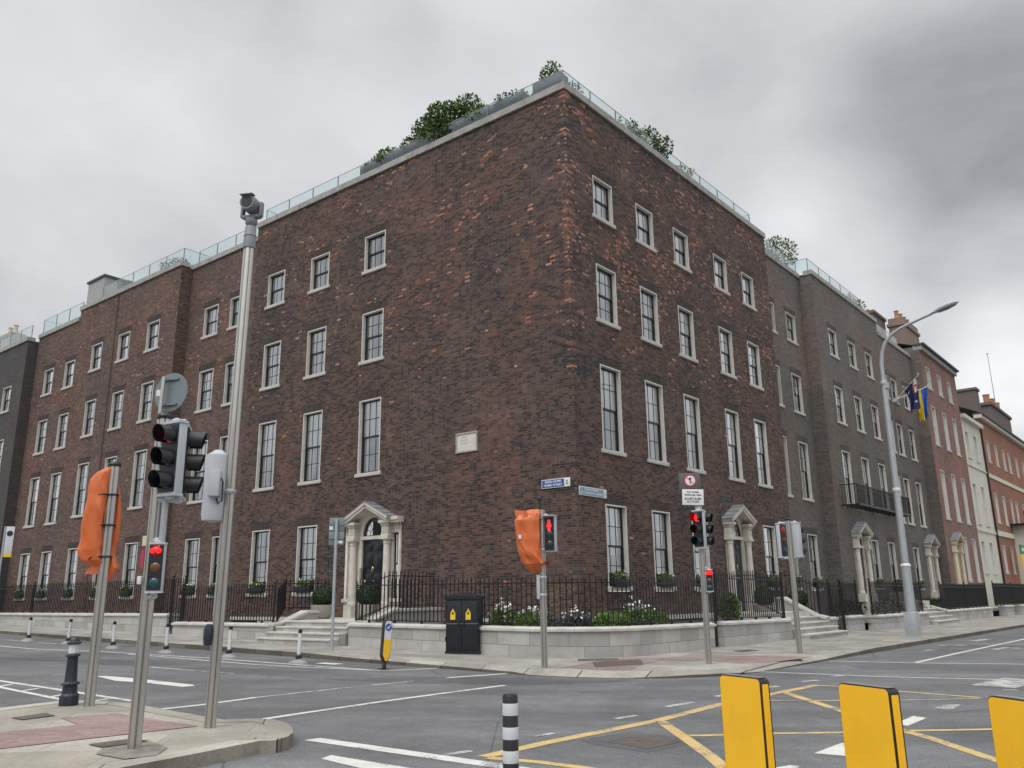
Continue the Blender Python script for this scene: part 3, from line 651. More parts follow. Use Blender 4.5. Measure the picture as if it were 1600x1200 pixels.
# ---- 1 dark corner building
bld = thing('brick_building', 'large dark brown brick Georgian style building filling the street corner', 'building', P('L', 0, 0, 0))
def rel(parent):   # parts are built in world coordinates
    parent.location = (0, 0, 0); parent.rotation_euler = (0, 0, 0); return parent
rel(bld)
MLe, MRe, ZP = 16.6, 15.65, 17.66
LD, RD = 8.5, 10.15     # door centres
ops = cols(bld, 'L', 0, (15.0, 12.12), 'TSFG') + cols(bld, 'L', 0, (8.87,), 'TSF')
ops += [(LD-1.38, LD+1.38, 1.0, 4.20)]
wall_part(bld, 'wall', 'L', 0, 0, MLe, -.3, ZP, ops, B_L)
ru = [1.45+.575, 4.13+.575, 6.79+.575, 10.09+.575, 12.73+.575]
ops = cols(bld, 'R', 0, ru, 'TSF') + cols(bld, 'R', 0, [ru[0], ru[1], ru[2], ru[4]], 'G') + [(RD-.58, RD+.58, 1.0, 4.2)]
wall_part(bld, 'wall', 'R', 0, 0, MRe, -.6, ZP, ops, B_R)
vquad(bld, 'side_wall', P('L', MLe, 0), P('L', MLe, -1.2), -.3, ZP, B_L, 2); vquad(bld, 'side_wall', P('R', MRe, 0), P('R', MRe, -1.2), -.6, ZP, B_R, 3)
mb = MB(); a = [P('L', 0, -.3), P('L', MLe, -.3), P('L', MLe, -14), P('R', MRe, -14), P('R', MRe, -.3)]; mb.quad([(p.x, p.y, ZP+.1) for p in a]); add('roof_deck', mb.mesh('roof_deck', LEAD), bld)
coping(bld, 'L', .02, -.06, MLe, ZP); coping(bld, 'R', .02, .395, MRe, ZP)
for sd_, u0, u1 in (('L', .05, MLe), ('R', .05, MRe)):
    mb = MB(); mb.obox(P(sd_, (u0+u1)/2, .05, .93), DL if sd_ == 'L' else DR, NL if sd_ == 'L' else NR, Vector((0, 0, 1)), (u1-u0)/2, .05, .07); part('base_course', mb, STONE, bld)
# ---- 2 brown building left of it
b2 = rel(thing('brick_building', 'lighter brown brick building left of the corner block with stepped front', 'building'))
lu = [20.85, 18.72]
ops = cols(b2, 'L', -.6, lu, 'TSFG')
wall_part(b2, 'wall', 'L', -.6, MLe-.3, 22.85, -.3, 17.5, ops, B_L2)
vquad(b2, 'side_wall', P('L', 22.85, 0), P('L', 22.85, -.6), -.3, 17.6, B_L2, 1.)
lu2 = [25.0, 27.88, 30.8]
low = {'T': (13.13, 14.75), 'S': (9.7, 11.72), 'F': (5.62, 8.43), 'G': (1.728, 4.25)}
ops = cols(b2, 'L', 0, lu2, 'TSFG') 
wall_part(b2, 'wall', 'L', 0, 22.85, 33.3, -.3, 17.58, ops, B_L2)
ops = cols(b2, 'L', 0, [33.85, 36.45], 'TSFG', low)
wall_part(b2, 'wall', 'L', 0, 33.3, 38.45, -.3, 17.0, ops, B_L2)
vquad(b2, 'side_wall', P('L', 33.3, 0), P('L', 33.3, -8), 16.9, 17.58, B_L2)
coping(b2, 'L', -.58, MLe, 22.85, 17.5); coping(b2, 'L', .02, 22.8, 33.3, 17.58); coping(b2, 'L', .02, 33.3, 38.45, 17.0)
mb = MB(); mb.quad([tuple(P('L', u, o_, 17.6)) for u, o_ in ((16.6, -.9), (22.85, -.9), (22.85, -12), (16.6, -12))]); mb.quad([tuple(P('L', u, o_, 17.6)) for u, o_ in ((22.85, -.3), (33.3, -.3), (33.3, -12), (22.85, -12))]); mb.quad([tuple(P('L', u, o_, 17.05)) for u, o_ in ((33.3, -.3), (38.45, -.3), (38.45, -12), (33.3, -12))])
add('roof_deck', mb.mesh('roof_deck', LEAD), b2)
mb = MB(); mb.obox(P('L', 32.15, -1.0, 18.2), DL, NL, Vector((0, 0, 1)), .95, .85, 1.0); add('stair_tower', mb.mesh('stair_tower', mat('grey_render', (.36, .36, .35), .8, noise=.15)), b2)
mb = MB(); mb.obox(P('L', 32.15, -1.0, 19.26), DL, NL, Vector((0, 0, 1)), 1.03, .93, .06); add('tower_cap', mb.mesh('tower_cap', SLATE), b2)
mb = MB(); mb.tube([P('L', 28.9, .05, .6), P('L', 28.9, .05, 17.5)], .02, 8); add('downpipe', mb.mesh('downpipe', mat('brown_pipe', (.05, .035, .03), .5)), b2)
mb = MB(); mb.obox(P('L', 30.6, .05, .93), DL, NL, Vector((0, 0, 1)), 7.7, .05, .07); part('base_course', mb, STONE, b2)
# ---- 3 charcoal building far left
b3 = rel(thing('brick_building', 'charcoal painted building at the left edge of the street', 'building'))
dz3 = {'T': (12.6, 14.25), 'S': (9.0, 11.0), 'F': (5.0, 7.7), 'G': (1.6, 3.9)}
ops = cols(b3, 'L', .6, [40.55, 42.9, 45.6], 'TSFG', dz3, 'grey', boxes=False)
wall_part(b3, 'wall', 'L', .6, 38.45, 60, -.3, 16.75, ops, B_GD); vquad(b3, 'side_wall', P('L', 38.45, .6), P('L', 38.45, -3), -.3, 16.75, B_GD)
coping(b3, 'L', .62, 38.4, 60, 16.75)
mb = MB(); mb.quad([tuple(P('L', u, o_, 16.8)) for u, o_ in ((38.45, .3), (60, .3), (60, -12), (38.45, -12))]); add('roof_deck', mb.mesh('roof_deck', LEAD), b3)
ch = MB(); ch.obox(P('L', 48.5, -2, 18.2), DL, NL, Vector((0, 0, 1)), 1.3, .5, 1.5); chs = add('chimney', ch.mesh('chimney', mat('grey_render', (.3, .3, .3))), b3)
for k in (-.7, .2): part('chimney_pot', MB().lathe([(.16, 0), (.19, .1), (.14, .2), (.13, .6), (.17, .68)], 10), CREAMPOT, chs, P('L', 48.5+k, -2, 19.7))
# ---- 4 grey building right
b4 = rel(thing('brick_building', 'long grey painted brick building right of the corner block', 'building'))
g1 = [18.55-.01, 19.69]
ops = cols(b4, 'R', -.65, [17.1, 19.69], 'TSFG', style='grey')
wall_part(b4, 'wall', 'R', -.65, MRe-.3, 21.4, -.6, 17.53, ops, B_G)
vquad(b4, 'side_wall', P('R', 21.4, 0), P('R', 21.4, -.65), -.6, 17.6, B_G, .5)
ug = [23.75, 26.75, 29.65]; low4 = {'T': (12.9, 14.47), 'S': (9.6, 11.62), 'F': (5.45, 8.27), 'G': (1.7, 4.17)}
D4 = (24.25, 37.4)
ops = cols(b4, 'R', 0, ug, 'TSF', style='grey') + cols(b4, 'R', 0, ug[1:], 'G', style='grey') + [(D4[0]-.58, D4[0]+.58, 1.0, 4.4)]
wall_part(b4, 'wall', 'R', 0, 21.4, 32.1, -.6, 17.63, ops, B_G)
ops = cols(b4, 'R', 0, [32.35, 34.25, 36.85], 'TSF', low4, 'grey') + cols(b4, 'R', 0, [34.4], 'G', low4, 'grey') + [(D4[1]-.58, D4[1]+.58, 1.0, 4.4)]
wall_part(b4, 'wall', 'R', 0, 32.1, 39.0, -.6, 16.87, ops, B_G); vquad(b4, 'side_wall', P('R', 32.1, 0), P('R', 32.1, -8), 16.8, 17.63, B_G)
coping(b4, 'R', -.63, MRe, 21.4, 17.53); coping(b4, 'R', .02, 21.35, 32.1, 17.63); coping(b4, 'R', .02, 32.1, 39, 16.87)
mb = MB(); mb.quad([tuple(P('R', u, o_, 17.55)) for u, o_ in ((15.6, -.9), (21.4, -.9), (21.4, -12), (15.6, -12))]); mb.quad([tuple(P('R', u, o_, 17.7)) for u, o_ in ((21.4, -.3), (32.1, -.3), (32.1, -12), (21.4, -12))]); mb.quad([tuple(P('R', u, o_, 16.95)) for u, o_ in ((32.1, -.3), (39, -.3), (39, -12), (32.1, -12))])
add('roof_deck', mb.mesh('roof_deck', LEAD), b4)
ch = MB(); ch.obox(P('R', 39.2, -2.2, 18.5), DR, NR, Vector((0, 0, 1)), 1.3, .55, 1.75); ch.obox(P('R', 39.2, -2.2, 20.3), DR, NR, Vector((0, 0, 1)), 1.4, .65, .1)
chs = add('chimney', ch.mesh('chimney', B_OLD), b4)
for k in (-.6, .1, .7): part('chimney_pot', MB().lathe([(.14, 0), (.16, .1), (.12, .2), (.11, .35)], 10), TERRA, chs, P('R', 39.2+k, -2.2, 20.4))
# ---- 5 red brick townhouse
b5 = rel(thing('brick_building', 'red brick townhouse with white sash windows beside the grey building', 'building'))
r5 = {'T': (14.8, 16.42), 'S': (10.95, 13.7), 'F': (6.1, 9.40), 'G': (2.2, 5.2)}
u5 = [40.55, 43.45, 46.25]
ops = cols(b5, 'R', .65, u5, 'TSF', r5, 'white', 1.0, lintel=False) + cols(b5, 'R', .65, [44.2, 46.9], 'G', r5, 'white', 1.0, boxes=False, lintel=False) + [(40.65, 41.75, 1.0, 4.6)]
wall_part(b5, 'wall', 'R', .65, 39.0, 48.6, -.6, 17.35, ops, B_RED); vquad(b5, 'side_wall', P('R', 39.0, .65), P('R', 39.0, -6), -.6, 17.6, B_G)
mb = MB(); mb.obox(P('R', 43.8, .65-.1, 17.5), DR, NR, Vector((0, 0, 1)), 4.82, .28, .15); add('cornice', mb.mesh('cornice', COPE), b5)
mb = MB(); mb.obox(P('R', 43.8, .65, 17.72), DR, NR, Vector((0, 0, 1)), 4.9, .35, .06); add('gutter', mb.mesh('gutter', SLATE), b5)
vquad(b5, 'side_wall', P('R', 48.6, .65), P('R', 48.6, -8), 10, 17.6, B_RED)
mb = MB(); a, b, c, d = P('R', 39, .4, 17.7), P('R', 48.6, .4, 17.7), P('R', 48.6, -4, 19.2), P('R', 39, -4, 19.2); mb.quad([a, b, c, d]); add('roof', mb.mesh('roof', SLATE), b5)
ch = MB(); ch.obox(P('R', 42.6, -1.0, 18.9), DR, NR, Vector((0, 0, 1)), 1.9, .5, 1.5); ch.obox(P('R', 42.6, -1.0, 19.9), DR, NR, Vector((0, 0, 1)), 2.0, .6, .1)
chs = add('chimney', ch.mesh('chimney', B_RED), b5)
for k in (-1.4, -.5, .4, 1.2): part('chimney_pot', MB().lathe([(.17, 0), (.2, .1), (.15, .2), (.14, .55), (.18, .62)], 10), TERRA, chs, P('R', 42.6+k, -1.0, 20.4))
# ---- 6 cream house
b6 = rel(thing('brick_building', 'narrow cream rendered house between two red brick houses', 'building'))
r6 = {'T': (11.3, 13.33), 'S': (7.0, 9.4), 'F': (6.55, 9.40), 'G': (2.85, 5.2)}
ops = cols(b6, 'R', .65, [49.75, 52.5], 'TFG', {'T': (11.2, 13.33), 'F': (6.3, 9.40), 'G': (2.75, 5.2)}, 'white', 1.05, boxes=False, lintel=False)
wall_part(b6, 'wall', 'R', .65, 48.6, 54.9, -.6, 14.2, ops, CREAM)
mb = MB(); mb.obox(P('R', 51.75, .65, 14.35), DR, NR, Vector((0, 0, 1)), 3.15, .3, .14); add('cornice', mb.mesh('cornice', CREAM), b6)
for z_, hh_ in ((10.7, .05), (5.95, .08)): mb = MB(); mb.obox(P('R', 51.75, .68, z_), DR, NR, Vector((0, 0, 1)), 3.15, .055, hh_); add('string_course', mb.mesh('string_course', CREAM), b6)
mb = MB(); mb.quad([P('R', 48.6, .9, 14.5), P('R', 54.9, .9, 14.5), P('R', 54.9, -4, 17.6), P('R', 48.6, -4, 17.6)]); add('roof', mb.mesh('roof', SLATE), b6)
mb = MB(); mb.tube([P('R', 54.9, .75, -.4), P('R', 54.9, .75, 14.2)], .07, 8); add('downpipe', mb.mesh('downpipe', IRON), b6)
# ---- 7 orange brick terrace
b7 = rel(thing('brick_building', 'orange brick terrace with pale string course at the right edge', 'building'))
dz7 = {'T': (11.7, 13.6), 'F': (6.8, 9.3), 'G': (2.9, 5.15)}
ops = cols(b7, 'R', .65, [57.2, 60.4, 63.6, 66.0, 69.5, 73.0, 77], 'TFG', dz7, 'white', 1.0, boxes=False, lintel=False)
wall_part(b7, 'wall', 'R', .65, 54.9, 95, -.8, 15.2, ops, B_ORG)
mb = MB(); mb.obox(P('R', 74.9, .65, 15.3), DR, NR, Vector((0, 0, 1)), 20, .3, .14); add('cornice', mb.mesh('cornice', CREAM), b7)
for z_, hh_ in ((10.6, .16), (6.05, .2)): mb = MB(); mb.obox(P('R', 74.9, .68, z_), DR, NR, Vector((0, 0, 1)), 20, .05, hh_); add('string_course', mb.mesh('string_course', CREAM), b7)
mb = MB(); mb.obox(P('R', 74.9, .7, 15.5), DR, NR, Vector((0, 0, 1)), 20, .4, .07); add('gutter', mb.mesh('gutter', SLATE), b7)
mb = MB(); mb.quad([P('R', 54.9, .9, 15.55), P('R', 95, .9, 15.55), P('R', 95, -5, 18.6), P('R', 54.9, -5, 18.6)]); add('roof', mb.mesh('roof', SLATE), b7)
ch = MB(); ch.obox(P('R', 77.5, -1.8, 17.6), DR, NR, Vector((0, 0, 1)), 5.0, .6, 2.0); ch.obox(P('R', 77.5, -1.8, 19.65), DR, NR, Vector((0, 0, 1)), 5.2, .75, .14); chs = add('chimney', ch.mesh('chimney', B_OLD), b7)
for k in (-3, -.5, 2): part('chimney_pot', MB().lathe([(.3, 0), (.3, 1.1), (.36, 1.2)], 10), TERRA, chs, P('R', 77.5+k, -1.8, 19.75))
ch = MB(); ch.obox(P('R', 57.4, -.35, 16.2), DR, NR, Vector((0, 0, 1)), .55, .80, 1.75); ch.obox(P('R', 57.4, -.35, 18.0), DR, NR, Vector((0, 0, 1)), .65, .90, .1); add('chimney', ch.mesh('chimney', B_OLD), b7)
bay = MB(); bay.obox(P('R', 64.5, 1.1, 3.6), DR, NR, Vector((0, 0, 1)), 2.2, .45, 3.4); add('entrance_bay', bay.mesh('entrance_bay', CREAM), b7)
bal = MB()
for k in range(26): bal.tube([P('R', 61.6+k*.22, 1.75, 7.1), P('R', 61.6+k*.22, 1.75, 8.1)], .018, 4, False)
bal.obox(P('R', 64.4, 1.75, 8.12), DR, NR, Vector((0, 0, 1)), 2.85, .03, .03); bal.obox(P('R', 64.4, 1.2, 7.02), DR, NR, Vector((0, 0, 1)), 2.9, .6, .08); add('balcony', bal.mesh('balcony', IRON), b7)
# agency board hung at the far right
sg = thing('sign_board', 'green and yellow board hung on the terrace at the right edge', 'sign', P('R', 59.9, 1.5, 3.5), ROTR)
part('board', MB().box(-.9, .9, -.04, .04, 0, 1.0), YELS, sg); part('board_top', MB().box(-.9, .9, -.05, .05, 1.0, 1.75), mat('sign_green', (.02, .22, .10), .5), sg); part('lettering', MB().box(-.55, .6, -.06, -.05, 1.25, 1.5), WHT, sg)
# mast
ms = thing('radio_mast', 'thin tall mast standing on the roof beyond the cream house', 'mast', P('R', 80.5, -2, 16), 0)
part('pole', MB().tube([(0, 0, 0), (-.05, .0, 10.6)], [.07, .035], 6), GALV, ms); part('tip', MB().lathe([(.05, 0), (.12, .05), (.05, .15)], 8), GALV, ms, (-.05, 0, 10.6)); part('bracket', MB().box(-.2, .2, -.2, .2, .5, 2.4), CREAMPOT, ms)

# ---- roof balustrades
glassrail('glass balustrade on the Hume side of the corner block', 'L', -.14, .14, 16.25, ZP+.24, .60, False, True)
glassrail('glass balustrade on the right hand face of the corner block', 'R', -.14, .14, 14.5, ZP+.24, .60, False, True)
glassrail('glass balustrade above the recessed bay of the brown building', 'L', -.75, 16.4, 22.6, 17.74, .75, False, False)
glassrail('glass balustrade on the projecting bay of the brown building', 'L', -.14, 23.0, 31.2, 17.82, .75, True, False)
glassrail('glass balustrade on the lower left roof of the brown building', 'L', -.14, 33.4, 38.4, 17.24, .95, False, True)
glassrail('glass balustrade on the charcoal building', 'L', .4, 38.6, 59, 16.99, .8, False, False)
glassrail('glass balustrade above the recessed bay of the grey building', 'R', -.8, 15.6, 21.6, 17.77, .75, False, False)
glassrail('glass balustrade on the projecting bay of the grey building', 'R', -.14, 21.5, 29.8, 17.87, .70, True, False)
glassrail('glass balustrade on the lower right roof of the grey building', 'R', -.14, 32.2, 36.9, 17.11, .65, False, False)

# ---- door cases
def doorcase(parent, side, uc, o, sidelights=True, zb=1.0, m=None, door=True):
    m = m or DSTONE
    d = add('entrance', None, parent, P(side, uc, o, zb), rot(side))
    d.scale = (.86, .86, 1) if sidelights else (.80, .80, 1)
    H = 2.6; S = MB()
    # stone backing panels either side of the opening
    hw = 1.62 if sidelights else .78
    # pilaster returns round the doorway
    S.box(-.74, -.64, -.03, .2, 0, 3.0); S.box(.64, .74, -.03, .2, 0, 3.0); S.box(-.72, .72, -.06, .2, H, H+.12)
    if sidelights:
        for s in (-1, 1):
            a, b = sorted((s*.74, s*1.13)); S.box(a, b, -.028, .2, 0, 3.3)
            a, b = sorted((s*1.49, s*1.62)); S.box(a, b, -.05, .2, 0, 3.3)
            a, b = sorted((s*1.13, s*1.49)); S.box(a, b, -.05, .22, 0, .52); S.box(a, b, -.05, .2, 2.78, 3.3)
            a, b = sorted((s*1.02, s*1.66)); S.box(a, b, -.14, .1, .50, .62)
            a, b = sorted((s*1.0, s*1.72)); S.box(a, b, -.30, .0, 3.1, 3.18); S.box(a, b, -.36, .0, 3.18, 3.30)
    else:
        for s in (-1, 1): a, b = sorted((s*.62, s*1.08)); S.box(a, b, -.03, .1, 0, 3.3)
    part('door_surround', S, m, d, bev=.01)
    # arch panel with fanlight opening
    A = MB(); n = 18; r = .62; zc = H+.13
    def outer(x, z):   # project to gable outline
        return None
    for k in range(n):
        t0, t1 = math.pi*k/n, math.pi*(k+1)/n
        q = []
        for t in (t0, t1):
            xi, zi = r*math.cos(t), zc+r*math.sin(t)
            R_ = 1.0/max(abs(math.cos(t))/.98, abs(math.sin(t))/1.10, 1e-3)
            xo, zo = R_*math.cos(t), zc+R_*math.sin(t); zo = min(zo, 3.73-.41*abs(xo))
            q.append(((xi, zi), (xo, zo)))
        (i0, o0), (i1, o1) = q
        A.quad([(i0[0], -.03, i0[1]), (o0[0], -.03, o0[1]), (o1[0], -.03, o1[1]), (i1[0], -.03, i1[1])])
        A.quad([(i0[0], -.03, i0[1]), (i1[0], -.03, i1[1]), (i1[0], .22, i1[1]), (i0[0], .22, i0[1])])
    part('fanlight_arch', A, m, d)
    Fm = MB(); Fm.tube([(r*.95*math.cos(math.pi*k/12), .04, zc+r*.95*math.sin(math.pi*k/12)) for k in range(13)], .02, 6)
    Fm.tube([(r*.38*math.cos(math.pi*k/10), .04, zc+r*.38*math.sin(math.pi*k/10)) for k in range(11)], .012, 5)
    for k in range(1, 6): a = math.pi*k/6; Fm.tube([(r*.38*math.cos(a), .04, zc+r*.38*math.sin(a)), (r*.95*math.cos(a), .04, zc+r*.95*math.sin(a))], .012, 5)
    Fm.box(-r, r, .02, .06, zc-.02, zc+.02)
    fl = part('fanlight', Fm, SASH, d)
    G_ = MB(); G_.quad([(r*math.cos(math.pi*k/16), .06, zc+r*math.sin(math.pi*k/16)) for k in range(17)]); part('pane', G_, GLASS, fl)
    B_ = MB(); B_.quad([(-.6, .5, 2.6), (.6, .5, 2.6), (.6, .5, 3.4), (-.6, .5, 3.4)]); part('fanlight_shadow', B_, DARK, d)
    if sidelights:
        for s in (-1, 1):
            f = MB(); xc = s*1.31
            for a in (-.17, .145): f.box(xc+a, xc+a+.03, .1, .15, .62, 2.78)
            f.box(xc-.17, xc+.17, .1, .15, 1.72, 1.77); f.box(xc-.17, xc+.17, .1, .15, .62, .68); f.box(xc-.17, xc+.17, .1, .15, 2.72, 2.78)
            sl = part('sidelight', f, SASH, d); g_ = MB(); g_.quad([(xc-.17, .13, .62), (xc+.17, .13, .62), (xc+.17, .13, 2.78), (xc-.17, .13, 2.78)]); part('pane', g_, GLASS, sl)
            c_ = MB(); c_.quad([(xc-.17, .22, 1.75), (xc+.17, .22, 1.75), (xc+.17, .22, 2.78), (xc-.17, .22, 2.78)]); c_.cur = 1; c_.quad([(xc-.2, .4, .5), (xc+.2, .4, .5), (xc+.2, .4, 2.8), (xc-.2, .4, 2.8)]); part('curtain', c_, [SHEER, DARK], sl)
    # columns
    for s in (-1, 1):
        c = MB(); c.box(-.23, .23, -.23, .17, 0, .38)
        c.lathe([(.19, .38), (.205, .42), (.19, .47), (.165, .52), (.16, .56), (.155, 1.3), (.135, 2.36), (.13, 2.40), (.155, 2.42), (.155, 2.46), (.14, 2.48), (.18, 2.56)], 24)
        c.box(-.21, .21, -.21, .17, 2.56, 2.63)
        part('column', c, m, d, (s*.98, -.17, 0), smooth=True)
        e = MB(); e.box(-.20, .20, -.17, .17, 2.63, 2.74); e.box(-.18, .18, -.15, .17, 2.74, 3.02); e.box(-.03, .03, -.17, -.15, 2.76, 3.0); e.box(.06, .11, -.17, -.15, 2.76, 3.0); e.box(-.11, -.06, -.17, -.15, 2.76, 3.0); e.box(-.22, .22, -.19, .17, 3.02, 3.10); e.box(-.28, .28, -.26, .17, 3.10, 3.20)
        part('entablature_block', e, m, d, (s*.98, -.17, 0), bev=.008)
    # open pediment: two raking cornices with lead roof
    ang = math.atan2(.48, 1.16); rk = MB(); ld = MB()
    for s in (-1, 1):
        ax = Vector((s*math.cos(ang), 0, -math.sin(ang))); az_ = Vector((s*math.sin(ang), 0, math.cos(ang))); ay = Vector((0, 1, 0))
        c0_ = Vector((s*.60, -.25, 3.465))
        rk.obox(c0_, ax, ay, az_, .70, .25, .05); rk.obox(c0_+az_*.09+Vector((0, -.02, 0)), ax, ay, az_, .73, .28, .045)
        ld.obox(c0_+az_*.145+Vector((0, -.02, 0)), ax, ay, az_, .75, .29, .012)
        for k in range(3): ld.obox(c0_+az_*.165+ax*(-.45+.45*k), ax, ay, az_, .012, .28, .012)
    rk.box(-.98, -.62, -.6, .0, 3.19, 3.22) if False else None
    part('pediment', rk, m, d); part('pediment_roof', ld, LEAD, d)
    if door:
        D_ = MB(); D_.box(-.64, .64, .05, .10, 0, H)
        for x0, x1 in ((-.50, -.07), (.07, .50)):
            for z0, z1 in ((.25, .75), (.95, 1.45), (1.62, 2.08), (2.2, 2.45)): D_.box(x0, x1, .03, .05, z0, z1); 
        dr_ = part('door', D_, DOORB, d, bev=.006)
        part('knocker', MB().tube([(-.05, .0, 1.62), (0, -.01, 1.50), (.05, .0, 1.62), (0, .0, 1.68), (-.05, .0, 1.62)], .016, 6), BRASS, dr_)
        part('letterbox', MB().box(-.14, .14, .015, .03, 1.16, 1.23), BRASS, dr_); part('door_knob', MB().lathe([(.0, -.02), (.045, 0), (.05, .02), (.0, .05)], 10), BRASS, dr_, (-.42, .0, 1.2), rxyz=(R(90), 0, 0))
    part('entry_panel', MB().box(-.66, -.57, -.09, -.05, 1.25, 1.65), STEEL, d)
    return d
doorcase(bld, 'L', LD, 0); doorcase(bld, 'R', RD, 0, False)
doorcase(b4, 'R', D4[0], 0, False, 1.2); doorcase(b4, 'R', D4[1], 0, False, 1.2); doorcase(b5, 'R', 41.2, .65, False, 1.5, YSTONE)
# entry balcony of the grey building
bl = thing('balcony', 'black iron balcony across three tall windows of the grey building', 'balcony', P('R', 26.75, 0, 5.78), ROTR)
m_ = MB(); L_ = 4.45; m_.box(-L_, L_, -.85, -.80, .98, 1.02); m_.box(-L_, L_, -.85, -.81, .05, .08); m_.box(-L_, L_, -.85, -.81, .80, .82)
for k in range(75):
    x = -L_+k*(2*L_/74); m_.box(x-.009, x+.009, -.84, -.82, .05, 1.0)
for s in (-L_, L_):
    m_.box(s-.02, s+.02, -.83, 0, .98, 1.02)
    for k in range(7): m_.box(s-.009, s+.009, -.83+k*.12, -.81+k*.12, .05, 1.0)
for k in range(24):
    x = -L_+.2+k*(2*L_-.4)/23; m_.tube([(x+.13*math.cos(t*.7854), -.83, .9+.0+.06*math.sin(t*.7854)) for t in range(9)], .008, 4, False)
part('railing', m_, IRON, bl)
f_ = MB()
for k in range(14): x = -L_+k*(2*L_/13); f_.box(x-.02, x+.02, -.86, 0, -.02, .04)
f_.box(-L_, L_, -.86, -.80, -.03, .04); f_.box(-L_, L_, -.45, -.41, -.01, .03); part('floor_bars', f_, IRON, bl)

# plaque and street signs
t = thing('stone_plaque', 'pale square inscribed stone plaque set high in the dark brick wall', 'plaque', P('L', 4.19, 0, 6.15), ROTL)
mb = MB(); mb.box(-.46, .46, -.05, 0, 0, .05); mb.box(-.46, .46, -.05, 0, .60, .65); mb.box(-.46, -.41, -.05, 0, .05, .60); mb.box(.41, .46, -.05, 0, .05, .60); part('frame', mb, COPE, t)
part('tablet', MB().box(-.41, .41, -.025, 0, .05, .60), mat('pale_marble', (.62, .58, .50), .6, noise=.12, nscale=5), t)
mb = MB(); rr = random.Random(3)
for zz in (.47, .38, .29):
    x = -.24
    while x < .02: wdt = rr.uniform(.015, .04); mb.box(x, x+wdt, -.028, -.02, zz, zz+.045); x += wdt+.02
part('inscription', mb, mat('worn_inscription', (.42, .40, .34), .8), t)

def text(body, size, m, parent, loc, name='lettering', w=None, rxyz=(math.pi/2, 0, 0), align='CENTER', bold=0.):
    cu = bpy.data.curves.new('txt', 'FONT'); cu.body = body; cu.size = size; cu.align_x = align; cu.align_y = 'CENTER'; cu.extrude = .002; cu.offset = bold; cu.resolution_u = 2
    to = bpy.data.objects.new('txt', cu); COL.objects.link(to); dg = bpy.context.evaluated_depsgraph_get()
    me = bpy.data.meshes.new_from_object(to.evaluated_get(dg)); bpy.data.objects.remove(to)
    me.materials.clear(); me.materials.append(m)
    if w:
        xs_ = [v.co.x for v in me.vertices]; k = w/(max(xs_)-min(xs_))
        for v in me.vertices: v.co.x *= k
    return add(name, me, parent, loc, 0, rxyz)
t = thing('street_sign', 'blue street nameplate with white lettering on the left wall near the corner', 'street sign', P('L', .71, 0, 4.70), ROTL)
part('plate', MB().box(-.51, .51, -.03, -.005, 0, .26), WHT, t, bev=.004); part('blue_panel', MB().box(-.49, .30, -.034, -.03, .02, .24), BLUE, t)
text('SR\u00c1ID HUME', .085, WHT, t, (-.09, -.037, .178), w=.58, bold=.002); text('HUME STREET', .085, WHT, t, (-.09, -.037, .078), w=.66, bold=.002); text('2', .16, TXT, t, (.40, -.033, .13), bold=.002)
t = thing('street_sign', 'faded pale blue street nameplate on the right wall near the corner', 'street sign', P('R', .80, 0, 4.44), ROTR)
part('plate', MB().box(-.70, .70, -.03, -.005, 0, .26), WHT, t, bev=.004); part('blue_panel', MB().box(-.68, .54, -.034, -.03, .02, .24), BLUEP, t)
WF = mat('faded_white', (.62, .64, .66), .6)
text('FAICHE STIABHNA', .085, WF, t, (-.08, -.037, .178), w=.72, bold=.002); text("ST. STEPHEN'S GREEN", .085, WF, t, (-.08, -.037, .078), w=1.10, bold=.002); text('2', .16, mat('faded_black', (.25, .27, .3)), t, (.61, -.033, .13))
# letting board lettering on orange terrace done above; red fixture by right door
t = thing('wall_alarm', 'small red fixture on the brick wall right of the second door', 'alarm', P('R', 14.75, 0, 3.2), ROTR)
part('housing', MB().box(-.10, .10, -.16, 0, 0, .14), RED, t, bev=.02); part('base', MB().box(-.07, .07, -.10, 0, -.16, 0), WHT, t)
